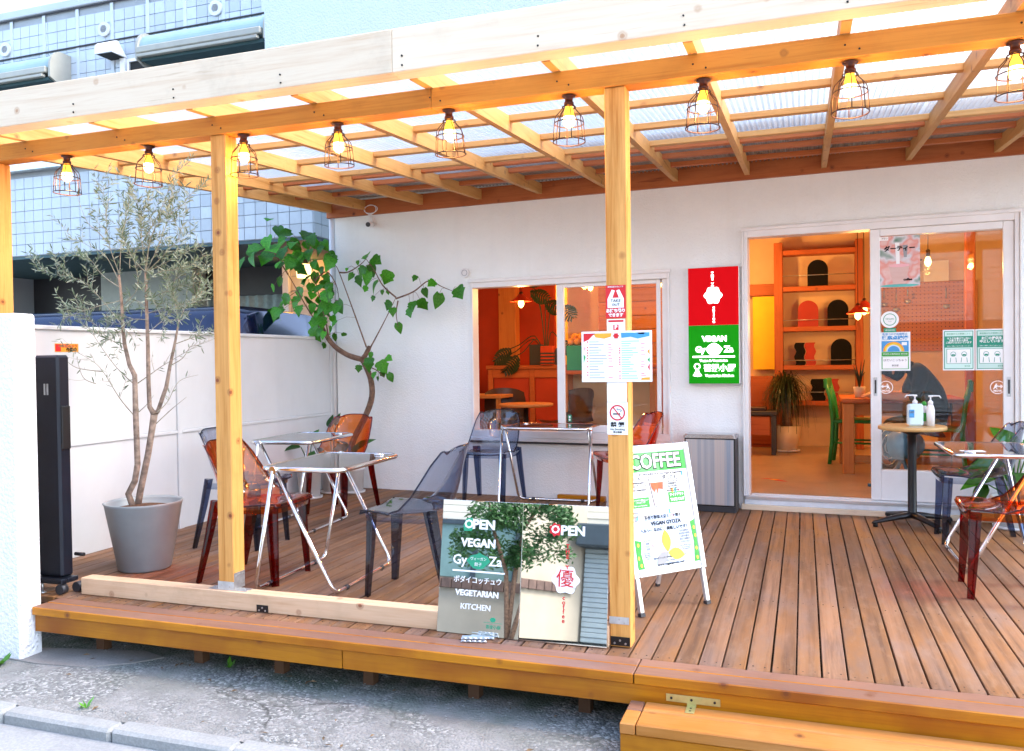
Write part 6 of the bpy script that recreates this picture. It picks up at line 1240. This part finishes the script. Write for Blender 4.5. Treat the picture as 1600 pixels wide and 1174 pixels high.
# person: one continuous body grown round a skeleton
def person():
    t = thing('person', 'person in black bending low over the table behind the door glass', 'person', (1.08, 1.42, .108))
    J = {'pelvis': ((.06, 0, .50), .15), 'belly': ((.03, 0, .68), .155), 'chest': ((-.06, 0, .86), .165), 'neck0': ((-.17, 0, .98), .075), 'neck': ((-.235, 0, 1.00), .06), 'head0': ((-.29, 0, .985), .085), 'head': ((-.345, 0, .945), .098), 'chin': ((-.375, 0, .885), .05),
         'lsh': ((-.10, .17, .93), .075), 'lel': ((-.20, .27, .72), .05), 'lwr': ((-.42, .14, .735), .032), 'lhd': ((-.49, .10, .735), .034), 'rsh': ((-.10, -.17, .93), .075), 'rel': ((-.17, -.27, .72), .05), 'rwr': ((-.43, -.17, .735), .032), 'rhd': ((-.50, -.13, .735), .034),
         'lhip': ((.03, .10, .48), .10), 'lkn': ((-.36, .13, .47), .068), 'lan': ((-.34, .13, .09), .042), 'lto': ((-.47, .13, .04), .036), 'rhip': ((.03, -.10, .48), .10), 'rkn': ((-.36, -.13, .47), .068), 'ran': ((-.30, -.13, .09), .042), 'rto': ((-.43, -.13, .04), .036)}
    E = [('pelvis', 'belly'), ('belly', 'chest'), ('chest', 'neck0'), ('neck0', 'neck'), ('neck', 'head0'), ('head0', 'head'), ('head', 'chin')]
    for s_ in 'lr': E += [('chest', s_+'sh'), (s_+'sh', s_+'el'), (s_+'el', s_+'wr'), (s_+'wr', s_+'hd'), ('pelvis', s_+'hip'), (s_+'hip', s_+'kn'), (s_+'kn', s_+'an'), (s_+'an', s_+'to')]
    for s_, sg_ in (('l', 1), ('r', -1)):
        b = Vector(J[s_+'hd'][0])
        for k in range(4):
            n0, n1 = f'{s_}f{k}a', f'{s_}f{k}b'; off = Vector((-.045-.006*(1 if k in (1, 2) else 0), sg_*(-.028+.019*k), .0)); J[n0] = (tuple(b+off), .0095); J[n1] = (tuple(b+off*1.6+Vector((-.012, 0, -.012))), .0075); E += [(s_+'hd', n0), (n0, n1)]
        J[s_+'t'] = (tuple(b+Vector((-.018, -sg_*.042, .0))), .010); E.append((s_+'hd', s_+'t'))
    names = list(J); me = bpy.data.meshes.new('body'); me.from_pydata([J[n][0] for n in names], [(names.index(a), names.index(b)) for a, b in E], [])
    o = bpy.data.objects.new('body', me); COL.objects.link(o); md = o.modifiers.new('s', 'SKIN'); sv = me.skin_vertices[0].data
    for i, n in enumerate(names): r_ = J[n][1]; sv[i].radius = (r_, r_*(.85 if n in ('belly', 'chest') else 1)); sv[i].use_root = (n == 'pelvis')
    md.use_smooth_shade = True; ss = o.modifiers.new('u', 'SUBSURF'); ss.levels = 2; ss.render_levels = 2
    dg = bpy.context.evaluated_depsgraph_get(); nm = bpy.data.meshes.new_from_object(o.evaluated_get(dg)); bpy.data.objects.remove(o); nm.name = 'body'
    nm.materials.clear(); nm.materials.append(M['cloth_black']); nm.materials.append(M['skin'])
    for p in nm.polygons:
        c = p.center
        if (c.x < -.22 and c.z > .875 and abs(c.y) < .15) or (c.z > .66 and c.z < .80 and c.x < -.20 and abs(c.y) < .30 and c.x < -.22): p.material_index = 1
        p.use_smooth = True
    b = part(nm, 'body', t)
    q = MB()      # hair cap round the back and top of the head
    def hf(u, v):
        a = 2*PI*u; e = -.45*PI*.5+(.5*PI+.45*PI*.5)*v; r_ = .112*(1+.02*math.sin(a*9)); d = Vector((math.cos(a)*math.cos(e), math.sin(a)*math.cos(e), math.sin(e))); d = Matrix.Rotation(R(28), 3, 'Y') @ d; return tuple(Vector((-.325, 0, .965))+d*r_)
    q.grid(hf, 24, 12); q.build('hair', 'hair', t)
    q = MB()
    for sy in (-.035, .035): q.lathe([(.0, -.006), (.007, 0), (.0, .006)], 8, (-.437, sy, .93))
    q.build('eye', 'black', t); q = MB(); q.tube([(-.432, 0, .935), (-.452, 0, .905), (-.436, 0, .900)], [.008, .014, .010], 6); q.build('nose', 'skin', t); q = MB(); q.tube([(-.418, -.022, .882), (-.424, 0, .880), (-.418, .022, .882)], .005, 6); q.build('mouth', 'boardred', t)
    q = MB()
    for sy in (-.098, .098): q.lathe([(.0, -.03), (.014, -.01), (.016, .012), (.0, .03)], 8, (-.325, sy, .945))
    q.build('ear', 'skin', t)
person()
# fan on the floor behind the glass
fn_ = thing('floor_fan', 'blue drum shaped floor fan behind the door glass', 'fan', (.70, .62, .108))
M['fanblue'] = simple('steel_blue_paint', (.05, .16, .26), .35, var=.1)
q = MB(); q.tube([(.0, -.02, .36), (.13, -.12, .38)], .115, 24); q.tube([(.13, -.12, .38), (.17, -.15, .385)], [.115, .07], 24); q.build('motor_drum', 'fanblue', fn_)
q = MB()
for k in range(4): q.tube([(-.04+(.20-.05*k)*math.cos(a)*.6, .06+(.20-.05*k)*math.cos(a)*.8, .34+(.20-.05*k)*math.sin(a)) for a in [2*PI*i/28 for i in range(28)]], .004, 5, closed=True)
q.build('guard', 'zinc', fn_); q = MB(); q.tube([(.05, -.05, .27), (.10, -.02, .12), (.14, -.1, .012)], .016, 8); q.tube([(.05, -.05, .27), (.0, .06, .1), (-.06, .1, .012)], .016, 8); q.tube([(-.2, .1, .014), (.2, .1, .014)], .014, 8); q.tube([(-.1, -.14, .014), (.26, -.12, .014)], .014, 8); q.build('stand', 'fanblue', fn_)
fl = thing('floor_marking', 'flat red and orange leaf shaped floor sticker just inside the door', 'sticker', (-.27, .95, .1085)); q = MB(); q.prism([(-.10, .03), (-.05, .06), (.0, .05), (-.02, .02)], 0, .001, 'z'); q.build('red_leaf', 'red', fl); q = MB(); q.prism([(.02, -.05), (.08, -.09), (.13, -.10), (.06, .0), (.02, .02)], 0, .001, 'z'); q.build('red_leaf', 'red', fl); q = MB(); q.prism([(-.03, .01), (.02, .03), (.06, .01), (.015, -.045)], 0.0012, .002, 'z'); q.build('orange_leaf', 'orangep', fl)
tp = thing('table_plant', 'small dark plant in a cream pot on the inside table, by the door frame', 'plant', (.50, 1.75, .8085)); MB().lathe([(.04, 0), (.055, .10), (.045, .10), (.04, .08), (0, .08)], 16, capt=False).build('pot', 'potcream', tp); q = MB()
for k in range(7): q.tube([(0, 0, .08), (.02*math.cos(k), .02*math.sin(k), .2), (.05*math.cos(k), .05*math.sin(k), .24+.02*k)], [.006, .008, .002], 6)
q.build('stems', 'spiky', tp)
# counter and what stands on it
ct = thing('counter', 'red brown panelled counter seen through the window', 'counter', (-2.2, 2.6, .108))
MB().box(-3.56, -.95, 2.42, 2.86, 1.10, 1.145, .006).build('worktop', 'redwood', ct, world=True); MB().box(-3.54, -.98, 2.47, 2.84, .11, 1.0995).build('carcass', 'redwall', ct, world=True)
M['creampanel'] = simple('cream_counter_panel', (.58, .44, .26), .6, var=.05)
for k in range(5):
    x = -3.54+.515*k; q = MB(); q.box(x, x+.06, 2.44, 2.4695, .11, 1.0995, .003); q.box(x+.0605, x+.5145, 2.44, 2.4695, 1.0, 1.0995, .003); q.build('panel_frame', 'redwood', ct, world=True); MB().box(x+.07, x+.505, 2.455, 2.4695, .12, .995, .003).build('panel', 'redwall' if k < 2 else 'creampanel', ct, world=True)
ws = thing('kitchen_shelves', 'orange plank wall with small shelves behind the counter', 'shelves', (-1.7, 3.9, .108))
for k in range(14): MB().box(-2.55, -.75, 3.955, 3.985, .15+.18*k, .15+.18*k+.174, .004).build('plank', 'orangewoodx', ws, world=True)
for z in (1.35, 1.75, 2.15): MB().box(-1.55, -.85, 3.75, 3.9545, z, z+.03, .003).build('shelf_board', 'redwood', ws, world=True)
rr = random.Random(4)
for z in (1.38, 1.78, 2.18):
    for k in range(6):
        jr = thing('jar', ['white', 'brown', 'green', 'cream', 'black', 'grey'][k]+' lidded jar, '+['leftmost', 'second from the left', 'third from the left', 'third from the right', 'second from the right', 'rightmost'][k]+' on the '+{1.38: 'lowest', 1.78: 'middle', 2.18: 'top'}[z]+' kitchen shelf', 'jar', (-1.48+.11*k, 3.84, z+.0005), group='jars on the kitchen shelves'); h = rr.uniform(.08, .16); MB().lathe([(.03, 0), (.034, .01), (.034, h*.8), (.02, h)], 12).build('body', ['potwhite', 'brown', 'dkgreen', 'potcream', 'black', 'potgrey'][k], jr); MB().lathe([(.022, h+.0003), (.022, h+.015)], 12).build('lid', 'greyblack', jr)
fr_ = thing('fruit_box', 'green glass box piled with oranges behind the right window pane', 'box', (-2.235, 1.72, 1.09)); MB().box(-.11, .11, -.10, .10, 0, .26, .004).build('case', 'dkgreen', fr_)
sd_ = thing('sideboard', 'low wooden sideboard standing inside the window', 'sideboard', (-2.05, 1.75, .108)); MB().box(-.35, .65, -.14, .16, .94, .98, .004).build('top', 'redwood', sd_); 
for sx in (-.32, .60): MB().box(sx-.03, sx+.03, -.12, .14, 0, .9395, .004).build('leg', 'orangewood', sd_)
MB().box(-.2895, .5695, .10, .12, .05, .9395).build('back_panel', 'creampanel', sd_)
for k, (x, y, z) in enumerate(((-.07, -.06, .30), (.0, -.065, .30), (.07, -.06, .30), (-.07, .02, .30), (.0, .02, .30), (.07, .02, .30), (-.035, -.04, .352), (.035, -.04, .352), (0, .03, .352))):
    of = thing('orange', 'orange in the '+['front left corner', 'middle of the front row', 'front right corner', 'back left corner', 'middle of the back row', 'back right corner', 'left of the upper layer', 'right of the upper layer', 'top'][k]+' of the heap on the green glass box', 'fruit', (-2.235+x, 1.72+y, 1.09+z), group='oranges heaped on the glass box'); MB().lathe([(.002, -.036)]+[(.037*math.sin(PI*i/8), -.037*math.cos(PI*i/8)) for i in range(1, 8)]+[(.002, .036)], 14).build('peel', 'orangefruit', of)
bs = thing('wooden_bowl', 'shallow dark bowl on the sideboard by the oranges', 'bowl', (-1.93, 1.72, 1.0885)); MB().lathe([(.05, 0), (.09, .05), (.10, .10), (.092, .10), (.08, .05), (0, .02)], 20, capt=False).build('bowl', 'bark2', bs); 
mp_ = thing('monstera_plant', 'split leaf plant with long arching stems on the counter by the window', 'plant', (-2.93, 2.55, 1.1455)); MB().box(-.10, .05, -.09, .09, 0, .24, .006).build('planter', 'greyblack', mp_)
def splitleaf(name):
    mb = MB(); n = 9
    for s_ in (-1, 1):
        for k in range(n):
            t0 = k/n; t1 = t0+.62/n; w = .46*math.sin(PI*(.12+.80*(k+.5)/n))
            mb.add([(t0, 0, 0), (t1, 0, 0), (t1+.16, s_*w, -.10), (t0+.10, s_*w*1.02, -.10), (t0, 0, -.006), (t1, 0, -.006), (t1+.16, s_*w, -.106), (t0+.10, s_*w*1.02, -.106)], [(0, 1, 2, 3), (4, 7, 6, 5), (0, 3, 7, 4), (1, 5, 6, 2), (2, 6, 7, 3)], False)
    mb.tube([(0, 0, -.003), (1.05, 0, -.01)], .02, 5); return mb.mesh(name, 'spiky')
sl = splitleaf('leaf'); q = MB()
for (ex, ez, ey, L_, az, pit) in ((-.42, .20, -.05, .26, R(185), R(-35)), (-.32, .12, -.1, .26, R(205), R(-50)), (-.50, .12, 0, .22, R(170), R(-40)), (-.17, .86, -.05, .24, R(20), R(-20)), (.0, .74, -.02, .24, R(10), R(-25)), (.18, .70, -.05, .25, R(-20), R(-40)), (.20, .28, .0, .22, R(-10), R(-40)), (-.2, .92, 0, .22, R(60), R(40))):
    P = smoothpath([(.08, 0, .05), (.08+ex*.3, ey*.5, .25+ez*.45), (.08+ex*.75, ey, ez*.95+.05), (.08+ex, ey, ez)], 4); q.tube(P, .006, 5); d = Vector((math.cos(az)*math.cos(pit), math.sin(az)*math.cos(pit), math.sin(pit))); part(sl, 'leaf', mp_, (.08+ex, ey, ez), tuple(orient(d, Vector((0, -.8, .6)))), (L_,)*3)
q.build('stem', 'spiky', mp_)
aa = thing('arch_ornament', 'black arch shaped ornament on the counter by the split leaf plant', 'ornament', (-2.62, 2.50, 1.1455)); q = MB(); q.prism(ell(0, .11, .115, .115, 16, 0, PI)+[(-.115, 0), (-.060, 0)]+ell(0, .11, .06, .06, 12, PI, 0)+[(.06, 0), (.115, 0)], -.03, .03); q.build('arch', 'greyblack', aa)
sb = thing('striped_box', 'dark box with red stripes on the counter, left of the arch ornament', 'box', (-2.80, 2.46, 1.1455)); MB().box(-.075, .075, -.06, .06, 0, .22, .004).build('box', 'redwall', sb); q = MB()
for k in range(4): q.box(-.077, .077, -.062, .062, .012+.038*k, .030+.038*k)
q.build('stripe', 'greyblack', sb)
rt = thing('cafe_table', 'round wooden cafe table inside the open half of the window', 'table', (-2.58, .95, .108)); MB().lathe([(.25, .64), (.27, .65), (.27, .668), (.26, .672)], 32).build('top', 'orangewoodx', rt); MB().lathe([(.17, 0), (.03, .03), (.025, .10), (.025, .6395)], 16).build('column', 'blackm', rt)
def shellchair(label, loc, rz):
    t = thing('shell_chair', label, 'chair', loc, rz, 'dark shell chairs inside the window'); q = MB()
    def f(u, v):
        a = (u-.5)*2; P = [(.22, .44), (.0, .42), (-.16, .45), (-.22, .60), (-.26, .80)]; k = v*4; i = min(int(k), 3); w = k-i; x = P[i][0]+(P[i+1][0]-P[i][0])*w; z = P[i][1]+(P[i+1][1]-P[i][1])*w; wd = .24-.05*max(0, v-.5); return (x+.10*a*a*(v > .4)*min(1, (v-.4)*4), a*wd, z+.05*a*a*(1-v)-.05*abs(a)**3*(v > .9))
    q.grid(f, 10, 16); q.build('shell', 'darkleather', t)
    for sx in (-.17, .19):
        for sy in (-.17, .17): q = MB(); q.tube([(sx*.7, sy*.7, .42), (sx*1.1, sy*1.1, 0)], [.016, .012], 6); q.build('leg', 'orangewood', t)
shellchair('dark shell chair behind the round cafe table inside the window, left one', (-2.95, 1.45, .108), R(-60)); shellchair('dark shell chair behind the round cafe table inside the window, right one', (-2.28, 1.42, .108), R(-120)); shellchair('dark shell chair at the far left inside the window', (-3.42, 1.2, .108), R(10)); shellchair('brown shell chair inside behind the right end of the window', (-1.22, .85, .108), R(180))
it = thing('inner_table', 'small square orange table at the left inside the window', 'table', (-3.25, 1.55, .108)); MB().box(-.28, .28, -.25, .25, .70, .735, .005).build('top', 'orangewoodx', it)
for sx in (-.24, .24):
    for sy in (-.21, .21): MB().box(sx-.02, sx+.02, sy-.02, sy+.02, 0, .6995).build('leg', 'orangewood', it)
pb = thing('peg_board', 'tan pegboard with hanging tools on the back wall behind the door glass', 'board', (1.25, 3.90, 1.25), rz=WA)
MB().box(-.50, .62, -.008, .008, 0, .80, .002).build('panel', 'orangewoodx', pb)
q = MB()
for i in range(26):
    for j in range(19): q.box(-.48+.043*i-.005, -.48+.043*i+.005, -.0095, -.0085, .025+.042*j-.005, .025+.042*j+.005)
tag(q.build('hole', 'dark', pb), kind='stuff')
for k, (x, h) in enumerate(((-.35, .16), (-.22, .22), (-.1, .13), (.3, .2))): q = MB(); q.tube([(x, -.02, .72), (x, -.02, .72-h*.6)], .006, 6); q.lathe([(.004, -.02), (.035, .0), (.03, .03)], 10, (x, -.03, .70-h)); q.build('ladle', 'zinc', pb)
wn_ = thing('paper_note', 'white paper note pinned on the wall above the pegboard', 'paper', (1.45, 3.885, 2.12), rz=WA); plate(wn_, 'sheet', 'paper', -.13, .13, -.17, .17)
hr = thing('wall_rail', 'dark rail of hanging cups high on the back wall behind the door glass', 'rail', (1.15, 3.88, 2.30), rz=WA); q = MB(); q.tube([(-.35, -.03, 0), (.15, -.03, 0)], .008, 6); q.build('bar', 'greyblack', hr)
for k in range(6): q = MB(); q.lathe([(.026, -.12), (.034, -.05), (.03, -.045)], 12, (-.30+.08*k, -.03, 0)); q.tube([(-.30+.08*k, -.03, -.05), (-.30+.08*k, -.03, 0)], .003, 5); q.build('cup', 'darkleather' if k % 2 else 'brown', hr)
# pendant lamps inside
M['shade'] = simple('red_enamel_shade', (.42, .035, .015), .4, var=.05)
def pendant(label, loc, watts, shade=True, drop=2.58):
    t = thing('pendant_lamp', label, 'lamp', loc, group='pendant lamps inside the shop')
    q = MB(); q.tube([(0, 0, .10), (0, 0, drop-loc[2])], .0035, 6); q.build('cord', 'wire', t); MB().lathe([(.018, .04), (.020, .10), (.01, .11)], 12).build('socket', 'socket', t)
    if shade: MB().lathe([(.11, .012), (.06, .045), (.022, .085), (.018, .083), (.056, .040), (.106, .008)], 24, capt=False, capb=False).build('shade', 'shade', t)
    MB().lathe([(.004, -.055), (.022, -.04), (.030, -.015), (.026, .01), (.015, .038)], 14).build('bulb', 'pulb', t)
    ld = bpy.data.lights.new('pendant_light', 'POINT'); ld.energy = watts*.24; ld.color = (1, .47, .12); ld.shadow_soft_size = .04; lo = bpy.data.objects.new('pendant_light', ld); COL.objects.link(lo); lo.parent = t; lo.location = (0, 0, -.085)
pendant('pendant lamp with small shade by the right side of the open doorway', (.565, 2.05, 1.66), 16); pendant('lower of the two pendant lamps in the open doorway', (.505, 2.0, 1.61), 10)
pendant('bare pendant bulb behind the top of the door glass', (1.126, 2.0, 2.10), 20, False); pendant('red shaded pendant lamp in the open half of the window', (-2.70, 1.2, 1.79), 12)
pendant('pendant bulb over the counter behind the right window pane', (-2.15, 1.9, 1.99), 14, False); pendant('unseen pendant bulb added to light the kitchen shelves', (-1.45, 2.1, 2.0), 26, False); pendant('unseen pendant bulb added to light the yellow cloth', (-.75, 3.0, 2.25), 30, False); pendant('pendant bulb at the back behind the partition', (-3.3, 3.5, 2.2), 18, False)  # kitchen and yellow cloth bulbs are unseen, added for their warm light

flush_text()
bpy.context.view_layer.update()
